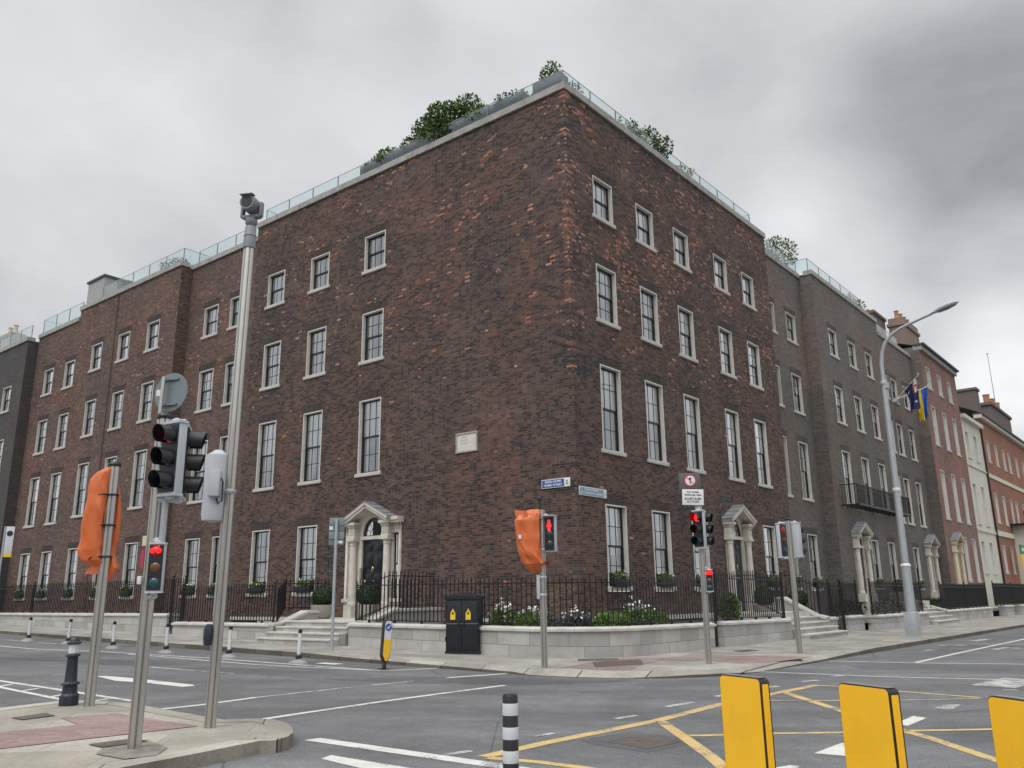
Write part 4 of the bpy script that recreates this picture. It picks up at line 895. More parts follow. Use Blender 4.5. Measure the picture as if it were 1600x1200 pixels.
# ================================================================ BOUNDARY WALLS, RAILINGS, STEPS
def cum(path):
    s = [0.]
    for a, b in zip(path, path[1:]): s.append(s[-1]+(b-a).length)
    return s
def inward(path):
    out = []
    for i in range(len(path)):
        d = (path[min(i+1, len(path)-1)]-path[max(i-1, 0)]).normalized(); out.append(Vector((-d.y, d.x, 0)))
    return out
def plinth(label, path, za, zb, thick=.44):
    path = [Vector((p.x, p.y, 0)) for p in path]; s = cum(path); nn = inward(path); T = s[-1]
    o = thing('boundary_wall', label, 'low wall', path[0])
    org = path[0]; b = MB(); c = MB()
    def zt(i): return za+(zb-za)*s[i]/T
    def pt(i, off, z): p = path[i]+nn[i]*off-org; return (p.x, p.y, z)
    for i in range(len(path)-1):
        g0, g1 = gz(path[i].x, path[i].y)+.12, gz(path[i+1].x, path[i+1].y)+.12; z0, z1 = zt(i)-.10, zt(i+1)-.10
        b.quad([pt(i, 0, g0-.3), pt(i+1, 0, g1-.3), pt(i+1, 0, z1), pt(i, 0, z0)], [(s[i], -.3), (s[i+1], -.3), (s[i+1], z1-g1), (s[i], z0-g0)])
        b.quad([pt(i+1, thick, g1-.3), pt(i, thick, g0-.3), pt(i, thick, z0), pt(i+1, thick, z1)], [(s[i+1], -.3), (s[i], -.3), (s[i], z0-g0), (s[i+1], z1-g1)])
    for i, fl in ((0, True), (len(path)-1, False)):
        g0 = gz(path[i].x, path[i].y)+.12; q = [pt(i, 0, g0-.3), pt(i, thick, g0-.3), pt(i, thick, zt(i)-.1), pt(i, 0, zt(i)-.1)]; uv = [(s[i], -.3), (s[i]+.44, -.3), (s[i]+.44, zt(i)-.1-g0), (s[i], zt(i)-.1-g0)]
        if fl: q.reverse(); uv.reverse()
        b.quad(q, uv)
    add('blockwork', b.mesh('blockwork', BLOCK), o)
    prof = [(-.05, -.10), (-.05, -.045), (.10, 0.), (thick-.08, 0.), (thick+.04, -.045), (thick+.04, -.10)]
    # coping stones about 0.95 m long
    n = max(1, int(round(T/.95)))
    def at(sv):
        sv = max(0, min(T, sv)); i = max(k for k in range(len(s)-1) if s[k] <= sv+1e-9); f = (sv-s[i])/max(1e-9, s[i+1]-s[i])
        return path[i].lerp(path[i+1], f)-org, nn[i].lerp(nn[i+1], f).normalized(), za+(zb-za)*sv/T
    for k in range(n):
        s0, s1 = T*k/n+.004-(.04 if k == 0 else 0), T*(k+1)/n-.004+(.04 if k == n-1 else 0); ms_ = [s0]+[x for x in s if s0 < x < s1]+[s1]; rings = []
        for sv in ms_:
            p, n2, z = at(sv)
            if sv < 0 or sv > T:
                d_ = (path[1]-path[0]).normalized() if sv < 0 else (path[-1]-path[-2]).normalized(); p = p + d_*(sv if sv < 0 else sv-T)
            rings.append([(p.x+n2.x*a, p.y+n2.y*a, z+h) for a, h in prof])
        for ra, rb in zip(rings, rings[1:]):
            for j in range(len(prof)): j2 = (j+1) % len(prof); c.quad([ra[j], rb[j], rb[j2], ra[j2]])
        c.quad(list(reversed(rings[0]))); c.quad(rings[-1])
    me = c.mesh('coping', COPE_L); bm = bmesh.new(); bm.from_mesh(me); bmesh.ops.recalc_face_normals(bm, faces=bm.faces); bm.to_mesh(me); bm.free()
    add('coping', me, o)
    return o
COPE_L = mat('pale_coping', (.50, .485, .44), .8, noise=.2, nscale=2.2, bump=.25)
def railing(label, path, za, zb, h=1.06, sp=.142, posts=True, feet=True, spikes=True, name='railing', hb=None):
    path = [Vector((p.x, p.y, 0)) for p in path]; s = cum(path); T = s[-1]
    o = thing(name, label, 'railing', path[0]); org = path[0]; bars = MB(); rail = MB(); rail2 = MB()
    def at(sv):
        i = max(k for k in range(len(s)-1) if s[k] <= sv+1e-9); f = (sv-s[i])/max(1e-9, s[i+1]-s[i]); p = path[i].lerp(path[i+1], f)-org; return Vector((p.x, p.y, za+(zb-za)*sv/T))
    n = int(T/sp); rail0 = rail
    for k in range(n+1):
        p = at(min(T, k*T/n)); q = p+Vector((0, 0, h+.11)); hh = h+rnd.uniform(-.004, .004)
        bars.tube([p+Vector((0, 0, .05)), p+Vector((0, 0, hh))], .0165, 5, False)
        if spikes: bars.tube([p+Vector((0, 0, hh)), p+Vector((0, 0, hh+.045)), p+Vector((0, 0, hh+.14))], [.0165, .019, .002], 5, False)
        if feet and k % 7 == 4: rail2.box(p.x-.035, p.x+.035, p.y-.035, p.y+.035, p.z-.0, p.z+.07)
    for zz, ht, wd, rail in ((h-.06, .014, .026, rail), (.07, .012, .022, rail2)):
        rs = []
        m_ = sorted({*s, *[T*k/30 for k in range(31)]})
        for a, b in zip(m_, m_[1:]):
            if b-a < 1e-4: continue
            A, B = at(a)+Vector((0, 0, zz)), at(b)+Vector((0, 0, zz)); d = (B-A); L = d.length; d.normalize(); nn = Vector((-d.y, d.x, 0)).normalized()
            rail.obox((A+B)/2, d, nn, d.cross(nn), L/2+.004, wd, ht)
    add('bars', bars.mesh('bars', IRON), o); add('top_rail', rail0.mesh('top_rail', IRON), o); add('bottom_rail', rail2.mesh('bottom_rail', IRON), o)
    if posts:
        for sv in ([0, T] if T < 6 else [0, T/2, T]):
            p = at(sv); b = MB(); b.box(-.03, .03, -.03, .03, 0, h+.06); b.lathe([(.03, h+.06), (.045, h+.08), (.02, h+.11), (.045, h+.15), (.045, h+.18), (.003, h+.26)], 8)
            part('post', b, IRON, o, p)
    return o
def LP(o, *us): return [P('L', u, o) for u in us]
def RP(o, *us): return [P('R', u, o) for u in us]
arc_r, _ = fillet(P('L', 0, 3.66), DL, P('R', 0, 2.84), DR, 2.0)
W1 = plinth('pale granite boundary wall at the far left in front of the lighter brown building', LP(3.6, 38, 30, 22, 15.1), 1.2, 1.2)
W2 = plinth('pale granite boundary wall between the side gate and the steps on the left', LP(3.88, 14.2, 11, 8.75), .93, .93)
W3 = plinth('long curved pale granite boundary wall wrapping round the building corner', LP(3.88, 5.15, 3, 1.6)+arc_in+RP(3.06, .3, 1.9), .98, .88)
W4 = plinth('pale granite boundary wall in front of the second pedimented door', RP(3.0, 2.55, 5, 7.35), .89, .85)
W5 = plinth('short granite boundary wall pier right of the second steps', RP(2.7, 11.15, 12.35), .78, .78)
W6 = plinth('short granite boundary wall pier right of the small iron gate', RP(2.62, 13.72, 15.6), .77, .77)
W7 = plinth('granite boundary wall behind the tall lamp post', RP(3.12, 15.8, 19, 23.1), .76, .75)
W8 = plinth('granite boundary wall right of the third steps beyond the lamp post', RP(2.8, 27.7, 33, 38.5), .72, .72)
W9 = plinth('granite boundary wall before the red brick townhouse', RP(3.0, 41.5, 44), .75, .75)
W10 = plinth('granite boundary wall before the orange terrace at the right edge', RP(3.0, 52, 60, 75), .7, .7)
W11 = plinth('granite boundary wall before the cream house', RP(3.0, 46.5, 50), .72, .72)
railing('long black spear topped railings on the far left boundary wall', LP(3.4, 38, 15.2), 1.2, 1.2, 1.12)
railing('black spear topped railings left of the front steps', LP(3.68, 14.1, 8.85), .93, .93, 1.06)
railing('black spear topped railings curving round the building corner', LP(3.68, 5.1, 1.6)+arc_r+RP(2.86, 1.85), .98, .88, 1.06, posts=False)
railing('black spear topped railings in front of the second door', RP(2.8, 2.6, 7.3), .89, .85, 1.24)
railing('short black railings right of the second steps', RP(2.5, 11.2, 12.35), .78, .78, 1.15)
railing('short black railings right of the small iron gate', RP(2.42, 13.75, 15.6), .77, .77, 1.15)
railing('black railings behind the tall lamp post', RP(2.9, 15.8, 23.0), .76, .75, 1.2)
railing('black railings before the third pedimented door at the grey building end', RP(2.6, 27.8, 38.4), .72, .72, 1.2)
railing('black railings before the red brick townhouse', RP(2.8, 39.5, 51), .75, .72, 1.25)
railing('black railings before the orange terrace at the right edge', RP(2.8, 52, 75), .7, .7, 1.25)
railing('black iron side gate between the left boundary walls', LP(3.5, 15.05, 14.25), .62, .6, 1.7, feet=False, name='iron_gate')
railing('narrow black iron gate in the gap near the second door', RP(2.8, 1.95, 2.5), .25, .25, 1.85, feet=False, name='iron_gate')
railing('small black iron gate between two granite piers', RP(2.5, 12.42, 13.66), .25, .25, 1.6, feet=False, name='iron_gate')
# inner railings along the basement area at the stairs
def zrail(label, pts, h=1.0, sp=.155):
    o = thing('railing', label, 'railing', pts[0]); org = pts[0]; b = MB(); r1 = MB(); r2 = MB()
    for A, B in zip(pts, pts[1:]):
        A, B = A-org, B-org; L = (Vector((B.x, B.y, 0))-Vector((A.x, A.y, 0))).length; n = max(1, int(L/sp))
        for k in range(n+1): p = A.lerp(B, k/n); b.tube([p, p+Vector((0, 0, h))], .0165, 5, False); b.tube([p+Vector((0, 0, h)), p+Vector((0, 0, h+.04)), p+Vector((0, 0, h+.13))], [.0165, .018, .002], 5, False)
        d = (B-A); Ld = d.length; d.normalize(); nn = Vector((-d.y, d.x, 0)).normalized()
        for zz, r in ((.06, r2), (h-.06, r1)): r.obox((A+B)/2+Vector((0, 0, zz)), d, nn, d.cross(nn), Ld/2, .02, .012)
    add('bars', b.mesh('bars', IRON), o); add('top_rail', r1.mesh('top_rail', IRON), o); add('bottom_rail', r2.mesh('bottom_rail', IRON), o); return o
zrail('black railings rising beside the front steps on the right', [P('L', 5.25, 3.5, 1.0), P('L', 5.25, 2.3, 1.35), P('L', 5.25, .4, 1.35)], .98)
zrail('black railings rising beside the front steps on the left', [P('L', 8.8, 3.6, .95), P('L', 10.15, 2.3, 1.3), P('L', 10.15, .5, 1.3)], .9)
zrail('black railings rising beside the second steps', [P('R', 7.4, 2.7, .9), P('R', 7.6, 1.8, 1.3), P('R', 8.8, .4, 1.3)], 1.0)
zrail('black handrail bars on the far side of the second steps', [P('R', 11.2, 2.6, .85), P('R', 11.8, 1.3, 1.35), P('R', 11.8, .4, 1.35)], 1.0)

def steps(label, side, u0, u1, of, zs, landing, zl=1.0, lu=None):
    uc = (u0+u1)/2; base = P(side, uc, of, 0); t = thing('entrance_steps', label, 'steps', base, rot(side)); hw = abs(u1-u0)/2
    for k, z in enumerate(zs):
        y = k*.32; b = MB(); b.box(-hw, hw, y, y+.40, -.2, z-.05); part('riser', b, BLOCK, t)
        b = MB(); b.box(-hw, hw, y-.03, y+.40, z-.05+.001, z); part('tread', b, COPE_L, t, bev=.008)
    y = len(zs)*.32; lu = lu or (u0, u1); sgn = -1 if side == 'L' else 1
    xa, xb = sorted(((lu[0]-uc)*sgn, (lu[1]-uc)*sgn)); b = MB(); b.box(xa, xb, y-.02, of-.06, -.2, zl-.003); part('landing', b, COPE_L, t)
    return t
def cheek(label, pts, thick=.34):
    """sloping stair wall: pts = list of world points of its top edge (front to back)"""
    o = thing('stair_wall', label, 'low wall', (pts[0].x, pts[0].y, 0)); org = Vector((pts[0].x, pts[0].y, 0)); b = MB(); c = MB()
    for A, B in zip(pts, pts[1:]):
        A, B = A-org, B-org; d = Vector((B.x-A.x, B.y-A.y, 0)).normalized(); n = Vector((-d.y, d.x, 0))*thick/2
        for sg in (-1, 1):
            q = [A+n*sg, B+n*sg]; b.quad([(q[0].x, q[0].y, -.2), (q[1].x, q[1].y, -.2), (q[1].x, q[1].y, B.z-.08), (q[0].x, q[0].y, A.z-.08)], [(0, -.4), (1, -.4), (1, .5), (0, .5)])
        dd = (B-A).normalized(); nn = Vector((-dd.y, dd.x, 0)).normalized(); c.obox((A+B)/2+Vector((0, 0, -.04)), dd, nn, dd.cross(nn), (B-A).length/2+.01, thick/2+.04, .045)
    A, B = pts[0]-org, pts[1]-org; d = Vector((B.x-A.x, B.y-A.y, 0)).normalized(); n = Vector((-d.y, d.x, 0))*thick/2
    b.quad([(A-n).xy.to_3d()+Vector((0, 0, -.2)), (A+n).xy.to_3d()+Vector((0, 0, -.2)), (A+n).xy.to_3d()+Vector((0, 0, A.z-.08)), (A-n).xy.to_3d()+Vector((0, 0, A.z-.08))], [(0, -.4), (.3, -.4), (.3, .5), (0, .5)])
    add('blockwork', b.mesh('blockwork', BLOCK), o); part('coping', c, COPE_L, o, bev=.01); return o
steps('pale granite steps up to the pedimented front door on the left', 'L', 5.2, 8.45, 4.5, (.55, .70, .85, 1.0), 0, 1.0, (5.2, 10.3))
steps('pale granite steps up to the second door right of the corner', 'R', 7.5, 11.0, 3.5, (.36, .52, .68, .84), 0, 1.0, (7.5, 11.9))
steps('pale granite steps up to the third door beside the lamp post', 'R', 23.4, 27.4, 3.4, (.32, .50, .68, .84), 0, 1.2, (23.4, 27.4))
cheek('sloping granite wall on the left side of the front steps', [P('L', 8.72, 3.9, .93), P('L', 8.72, 3.5, .95), P('L', 8.72, 2.6, 1.28), P('L', 8.72, 2.2, 1.28)])
cheek('sloping granite wall on the right side of the front steps', [P('L', 5.15, 3.3, .98), P('L', 5.15, 2.3, 1.32), P('L', 5.15, .2, 1.32)])
cheek('sloping granite wall right of the second steps', [P('R', 11.15, 2.8, .8), P('R', 11.15, 2.3, .95), P('R', 11.15, 1.3, 1.5), P('R', 11.15, .2, 1.5)])
cheek('sloping granite wall right of the third steps', [P('R', 27.75, 2.8, .75), P('R', 27.75, 1.9, 1.0), P('R', 27.75, .6, 1.6), P('R', 27.75, .2, 1.6)])
# planted ground between wall and railings
mb = MB()
pts = [P('L', 5.0, .02), P('L', 5.0, 3.5)]+[p for p in arc_r]+[P('R', 7.3, 2.6), P('R', 7.3, .02), P('L', 0, .02)]
mb.quad([(p.x, p.y, .80) for p in pts]); structure('garden_soil', mb.mesh('garden_soil', SOIL))
mb = MB()
for a, b, o_ in ((8.9, 14.3, 3.5), (14.3, 38, 3.4)): mb.quad([tuple(P('L', u, q_, .5)) for u, q_ in ((a, .02), (a, o_), (b, o_), (b, .02))])
for a, b, o_ in ((11.3, 15.6, 2.3), (15.7, 23.4, 2.8), (27.9, 38.5, 2.5), (38.6, 80, 2.6)): mb.quad([tuple(P('R', u, q_, .45)) for u, q_ in ((a, -.6), (a, o_), (b, o_), (b, -.6))])
structure('area_paving', mb.mesh('area_paving', mat('area_concrete', (.12, .115, .11), .9, noise=.3)))

# ================================================================ PLANTS
def leafcloud(mb, c, rad, n, size, r, shell=.55, droop=0.):
    c = Vector(c)
    for _ in range(n):
        while True:
            v = Vector((r.uniform(-1, 1), r.uniform(-1, 1), r.uniform(-1, 1)))
            if shell < v.length < 1: break
        p = c+Vector((v.x*rad[0], v.y*rad[1], v.z*rad[2])); s = size*r.uniform(.6, 1.3)
        a = (v+Vector((r.uniform(-1, 1), r.uniform(-1, 1), r.uniform(-.6, 1)-droop))).normalized(); b = a.cross(Vector((r.uniform(-1, 1), r.uniform(-1, 1), r.uniform(-1, 1)))).normalized()
        mb.quad([p-a*s*.5, p+b*s*.24, p+a*s*.5, p-b*s*.24])
def plant(name, label, cat, loc, blobs, mats, flowers=None, group=None, stems=True, seed=1, extra=None):
    r = random.Random(seed); t = thing(name, label, cat, loc, 0, group); f = MB()
    for c, rad, n, size, sh in blobs: leafcloud(f, c, rad, int(n*1.5), size*.92, r, sh)
    part('foliage', f, mats, t)
    if stems:
        s = MB()
        for c, rad, n, size, sh in blobs: s.tube([(c[0]*.2, c[1]*.2, 0), (c[0]*.6, c[1]*.6, c[2]*.5), c], [.025, .018, .006], 5)
        part('stems', s, BARK, t)
    if flowers:
        fl = MB()
        for c, rad, n, size in flowers:
            for _ in range(n):
                p = Vector(c)+Vector((r.gauss(0, .5)*rad[0], r.gauss(0, .5)*rad[1], r.gauss(0, .5)*rad[2]))
                for k in range(5):
                    a = Vector((r.uniform(-1, 1), r.uniform(-1, 1), r.uniform(-.3, 1))).normalized(); b = a.cross(Vector((0, 0, 1))).normalized(); q = p+a*size*.4
                    fl.quad([q-a*size*.5, q+b*size*.35, q+a*size*.5, q-b*size*.35])
        part('flowers', fl, PETAL, t)
    return t
# topiary balls in resin bowls on the landing
def topiary(label, loc):
    t = thing('potted_topiary', label, 'potted plant', loc)
    part('bowl', MB().lathe([(.22, 0), (.30, .06), (.37, .22), (.39, .44), (.36, .44), (.33, .40)], 28), POT, t, smooth=True)
    r = random.Random(5); f = MB(); leafcloud(f, (0, 0, .72), (.36, .36, .33), 3200, .05, r, .86); f.cur = 0
    part('clipped_ball', f, LEAFD, t); part('ball_core', MB().lathe([(.02, .44), (.22, .48), (.31, .6), (.33, .72), (.29, .88), (.16, 1.0), (.01, 1.03)], 16), LEAFD, t, smooth=True)
topiary('clipped ball bush in a pale bowl left of the front door', P('L', 9.15, 1.55, 1.0))
topiary('clipped ball bush in a pale bowl right of the front door', P('L', 7.1, 1.45, 1.0))
topiary('clipped ball bush beside the second door near the steps', P('R', 9.3, 1.3, .8))
topiary('clipped ball bush right of the second door', P('R', 11.6, 1.6, .7))
topiary('clipped ball bush beside the third door', P('R', 26.0, 1.2, 1.2))
# window boxes
def windowbox(side, uc, o, z, seed, big):
    t = thing('window_box', '', 'window box', P(side, uc, o+.03, z), rot(side), 'window boxes on the ground floor sills')
    part('trough', MB().box(-.44, .44, -.13, .10, 0, .22), BLK, t, bev=.012)
    r = random.Random(seed); f = MB(); leafcloud(f, (0, -.02, .30), (.46, .17, .15 if big else .10), 420 if big else 220, .075, r, .2); part('foliage', f, LEAF, t)
    fl = MB()
    for _ in range(9 if big else 4):
        p = Vector((r.uniform(-.42, .42), r.uniform(-.16, .02), r.uniform(.30, .46)))
        for k in range(7):
            a = Vector((r.uniform(-1, 1), r.uniform(-1, 1), r.uniform(-.3, 1))).normalized(); b = a.cross(Vector((0, 0, 1))).normalized(); q = p+a*.02; fl.quad([q-a*.04, q+b*.034, q+a*.04, q-b*.034])
    part('flowers', fl, PETAL, t); return t
names = {}
for i, (sd_, uc, o_, z) in enumerate(BOXES):
    t = windowbox(sd_, uc, o_, z, i+20, True)
    k = sum(1 for b in BOXES[:i] if b[0] == sd_)
    names[i] = (sd_, uc, t)
ordn = ['first', 'second', 'third', 'fourth', 'fifth', 'sixth', 'seventh', 'eighth', 'ninth', 'tenth', 'eleventh', 'twelfth']
for sd_, txt in (('L', 'left'), ('R', 'right')):
    lst = sorted([v for v in names.values() if v[0] == sd_], key=lambda v: v[1])
    for k, v in enumerate(lst): v[2]['label'] = 'black window box of white flowers, %s from the building corner on the %s side' % (ordn[k], txt)
# garden bed at the corner (px -> position along a line just inside the railings)
def gx(px_, Y): return Vector(((px_-800)/1290*Y, Y, .80))
for i, (px_, Y, w_, h_, lab, lm, fl, nm) in enumerate([
    (783, 22.7, .38, .50, 'white flowering plant just right of the black cabinet', LEAF, 26, 'flowering_plant'),
    (828, 22.2, .55, .42, 'white flowering plant left of the covered signal pole', LEAF, 34, 'flowering_plant'),
    (858, 22.0, .55, .30, 'low grey leaved plant right of the covered signal pole', LAV, 0, 'lavender'),
    (893, 21.9, .40, .38, 'sparse white flowering plant left of the bright green bush', LAV, 26, 'flowering_plant'),
    (941, 22.0, .50, .40, 'bright green leafy bush behind the curved railings', LEAFL, 0, 'bush'),
    (982, 22.5, .45, .50, 'white flowering plant right of the bright green bush', LEAF, 34, 'flowering_plant'),
    (1008, 22.9, .40, .42, 'green bush right of the white flowers behind the curved railings', LEAFL, 0, 'bush'),
    (810, 23.0, .3, .22, 'low dark ground plant between the two white flowering plants', LEAFD, 0, 'bush'),
    (915, 22.6, .5, .22, 'low dark plant behind the bright green bush', LEAFD, 0, 'bush'),
    (1120, 25.2, .35, .85, 'tall green bush behind the narrow iron gate', LEAFO, 0, 'bush')]):
    plant(nm, lab, 'plant', gx(px_, Y), [((0, 0, h_*.5), (w_, w_*.8, h_*.55), int(520*w_*h_*8), .09, .15)], lm, [((0, 0, h_*.95), (w_*.75, w_*.5, .22), int(fl*1.3), .085)] if fl else None, seed=i+50)
plant('climbing_rose', 'thin climbing rose against the wall near the corner', 'plant', gx(872, 22.9), [((0, 0, .9), (.35, .1, .35), 90, .06, 0), ((-.3, 0, .55), (.25, .1, .4), 50, .06, 0)], LEAF, seed=91)
for i, (u, o_, w_, h_, lm, lab) in enumerate([(24.6+.9, 1.9, .6, .6, LEAFL, 'green bush beside the third door steps'), (28.6, 1.6, .7, .7, LEAFD, 'dark hedge bush right of the third door'), (31.5, 1.6, 1.0, .7, LEAFD, 'long dark hedge right of the lamp post'), (21.2, 1.9, .8, .7, LEAFD, 'dark bush left of the third door'), (39.6, 1.7, .6, .9, LEAFO, 'yellowish bush before the red brick townhouse'), (13.2, .9, .5, .7, LEAFD, 'dark bush below the window right of the second door'), (18.5, 1.0, .9, .7, LEAFD, 'dark bush before the recessed grey bay')]):
    plant('bush', lab, 'plant', P('R', u, o_, .5), [((0, 0, h_*.6), (w_, .5, h_*.6), int(900*w_), .10, .3)], lm, seed=i+120)
# roof planters and shrubs
def planter(label, side, u0, u1, o, z, h=.55):
    t = thing('roof_planter', label, 'planter', P(side, (u0+u1)/2, o, z), rot(side)); L = (u1-u0)/2
    part('trough', MB().box(-L, L, -.25, .25, 0, h), RPOT, t, bev=.01); part('soil', MB().box(-L+.03, L-.03, -.22, .22, h, h+.01), SOIL, t)
planter('long dark grey planter behind the glass on the left roof edge', 'L', 1.9, 10.2, -.50, ZP+.1, .80)
planter('dark grey planter behind the glass at the very corner of the roof', 'L', .35, 1.5, -.55, ZP+.1, .90)
def shrub(label, side, u, o, z, blobs, m, seed):
    plant('roof_shrub', label, 'shrub', P(side, u, o, z), blobs, m, seed=seed)
shrub('largest bushy roof shrub spilling over the glass on the left roof edge', 'L', 5.6, -.55, 18.4, [((0, 0, .65), (1.0, .6, .75), 1300, .17, .2), ((-.9, .5, .5), (.6, .4, .55), 500, .15, .2), ((.8, -.6, .75), (.6, .4, .55), 450, .15, .2), ((-.2, -.25, .0), (.9, .45, .5), 500, .15, .2)], LEAFO, 201)
shrub('yellow green roof shrub left of the largest shrub', 'L', 7.4, -.6, 18.4, [((0, 0, .25), (.6, .4, .4), 320, .16, .15), ((.4, -.3, .45), (.4, .3, .35), 160, .16, .15)], LEAF, 202)
shrub('rounded roof shrub further left along the long planter', 'L', 8.7, -.6, 18.35, [((0, 0, .2), (.75, .5, .4), 420, .17, .15), ((-.5, .4, .3), (.4, .3, .35), 160, .16, .15)], LEAF, 203)
shrub('last leafy roof shrub at the left end of the long planter', 'L', 9.7, -.6, 18.3, [((0, 0, .15), (.5, .4, .42), 300, .16, .15)], LEAF, 204)
shrub('pale leafy roof shrub between the largest shrub and the corner', 'L', 3.8, -.6, 18.35, [((0, 0, .15), (.9, .5, .35), 360, .13, .1)], LEAFL, 205)
shrub('sparse roof shrub just left of the corner planter', 'L', 2.5, -.6, 18.35, [((0, 0, .2), (.8, .5, .38), 280, .13, .1)], LEAFO, 206)
shrub('upright roof shrub at the very corner of the roof', 'L', .95, -.7, 18.4, [((0, 0, .45), (.45, .45, .6), 520, .12, .15)], LEAFO, 207)
shrub('low roof shrub on the right of the roof corner', 'R', 1.0, -.6, 18.0, [((0, 0, .25), (.6, .4, .45), 260, .12, .1)], LEAFO, 208)
shrub('feathery roof shrub above the second window column on the right', 'R', 5.9, -.7, 17.9, [((-.3, 0, .95), (.38, .4, .8), 300, .15, .1), ((.3, 0, .75), (.5, .4, .65), 380, .15, .1), ((.9, 0, .5), (.4, .3, .5), 200, .15, .1), ((-.7, 0, 1.25), (.14, .2, .6), 60, .14, .1)], LEAFO, 209)
shrub('low roof shrub behind the glass left of the feathery shrub', 'R', 4.4, -.5, 17.9, [((0, 0, .3), (.7, .3, .3), 220, .12, .1)], LEAF, 210)
shrub('low roof shrub behind the glass right of the feathery shrub', 'R', 8.2, -.5, 17.9, [((0, 0, .3), (.9, .3, .3), 260, .12, .1)], LEAF, 211)
shrub('rounded pale roof tree on the recessed grey bay', 'R', 21.1, -1.5, 17.7, [((0, 0, 1.4), (1.1, 1.0, .95), 900, .17, .2)], LEAFO, 212)
shrub('small roof shrub on the projecting grey bay', 'R', 29.3, -.9, 17.8, [((0, 0, .7), (.9, .5, .5), 300, .16, .1), ((.7, 0, .4), (.6, .4, .4), 160, .16, .1)], LEAFO, 213)
shrub('pale roof shrub behind the glass on the brown building bay', 'L', 25.2, -1.0, 17.75, [((0, 0, .7), (.9, .5, .5), 260, .16, .1)], LAV, 214)
shrub('small dark roof shrub beside the grey stair tower', 'L', 30.0, -.9, 17.75, [((0, 0, .75), (.5, .4, .35), 200, .14, .1)], LEAFD, 215)
# ================================================================ STREET FURNITURE
def G2(p, h=.12): return Vector((p[0], p[1], gz(*p)+h))
def grooved(mb, r, h, z0=0.):
    """extruded aluminium / steel signal pole with a shallow groove"""
    prof = []; gs = [R(a) for a in (-118, -62, 40, 140)]
    for k in range(72):
        t = 2*math.pi*k/72; dd = min(abs(math.atan2(math.sin(t-g), math.cos(t-g))) for g in gs); rr = r*(.72 if dd < R(7) else 1.); prof.append((rr*math.cos(t), rr*math.sin(t)))
    n = len(prof)
    i = len(mb.v)
    for z in (z0, z0+h):
        for x, y in prof: mb.v.append((x, y, z))
    for j in range(n): mb.f.append((i+j, i+(j+1) % n, i+n+(j+1) % n, i+n+j)); mb.uv.append([(0, 0)]*4); mb.mi.append(mb.cur)
    mb.f.append(tuple(i+n+j for j in range(n))); mb.uv.append([(0, 0)]*n); mb.mi.append(mb.cur)
def visor(mb, z, r, L, y0, thick=.006, closed=False):
    n = 16; a0, a1 = (R(-48), R(228)); ring = []
    for y, slope in ((y0, 0), (y0-L, .0)):
        for rr in (r, r-thick):
            ring.append([(rr*math.cos(a0+(a1-a0)*k/n), y+(.0 if y == y0 else L*.30*(1-math.sin(a0+(a1-a0)*k/n))*.5), z+rr*math.sin(a0+(a1-a0)*k/n)) for k in range(n+1)])
    o0, i0, o1, i1 = ring
    for k in range(n):
        mb.quad([o0[k], o0[k+1], o1[k+1], o1[k]]); mb.quad([i0[k+1], i0[k], i1[k], i1[k+1]]); mb.quad([o1[k], o1[k+1], i1[k+1], i1[k]])
def sighead(parent, loc, rz, lit=None, n=3, s=1., hoods=True, lenses=(None, None, None), back=False, casing=None, name='signal_head', ldim=None):
    """signal head, front towards local -y, origin at bottom centre"""
    hw, H, dp = .155*s, (.30*n+.02)*s, .12*s
    h = add(name, None, parent, loc, rz)
    c = MB(); c.box(-hw, hw, 0, dp, 0, H); part('casing', c, casing or LGREY, h, bev=.012*s)
    f = MB(); f.box(-hw*.90, hw*.90, -.018*s, 0, .02*s, H-.02*s); part('face', f, BLK, h)
    c = MB(); c.box(-hw*1.06, hw*1.06, -.02*s, dp*1.05, H, H+.035*s); c.lathe([(.07*s, H+.03*s), (.065*s, H+.06*s), (.02*s, H+.085*s)], 12, (0, dp*.5, 0)); part('top_cap', c, LGREY, h, smooth=True)
    c = MB(); c.box(-hw*1.06, hw*1.06, -.02*s, dp*1.05, -.035*s, 0); c.lathe([(.03*s, -.08*s), (.06*s, -.06*s), (.07*s, -.03*s)], 12, (0, dp*.5, 0)); part('bottom_cap', c, LGREY, h, smooth=True)
    for k in range(n):
        z = H-(.16+.30*k)*s; m = [LRED, LAMB, LGRN][k] if n == 3 else [LRED, LGRN][k]
        if lit == k: m = MARKRED
        if ldim is not None and k == ldim: m = LRED2
        l = MB(); l.lathe([(.100*s, 0), (.085*s, .014*s), (.05*s, .026*s), (.001, .03*s)], 20); part('lens', l, m, h, (0, -.018*s, z), rxyz=(R(90), 0, 0), smooth=True)
        if hoods: v = MB(); visor(v, z, .122*s, .22*s, -.015*s); part('visor', v, BLK, h, smooth=True)
    return h
def bicycle(parent, loc, s, m):
    b = MB()
    for x in (-.032, .032):
        for k in range(14): a = 2*math.pi*k/14; b_ = 2*math.pi*(k+1)/14; b.tube([(x*s+.024*s*math.cos(a), 0, .024*s*math.sin(a)), (x*s+.024*s*math.cos(b_), 0, .024*s*math.sin(b_))], .004*s, 4, False)
    for a, c in (((-.032, 0), (-.008, .0)), ((-.008, 0), (.024, .034)), ((-.032, 0), (-.014, .034)), ((-.014, .034), (.024, .034)), ((-.008, 0), (-.016, .044)), ((.032, 0), (.022, .05)), ((.022, .05), (.036, .05))): b.tube([(a[0]*s, 0, a[1]*s), (c[0]*s, 0, c[1]*s)], .004*s, 4, False)
    return part('bicycle_symbol', b, m, parent, loc)
def clamp(parent, z, r): part('bracket', MB().lathe([(r+.012, -.03), (r+.02, 0), (r+.012, .03)], 14, (0, 0, z)), GALV, parent)
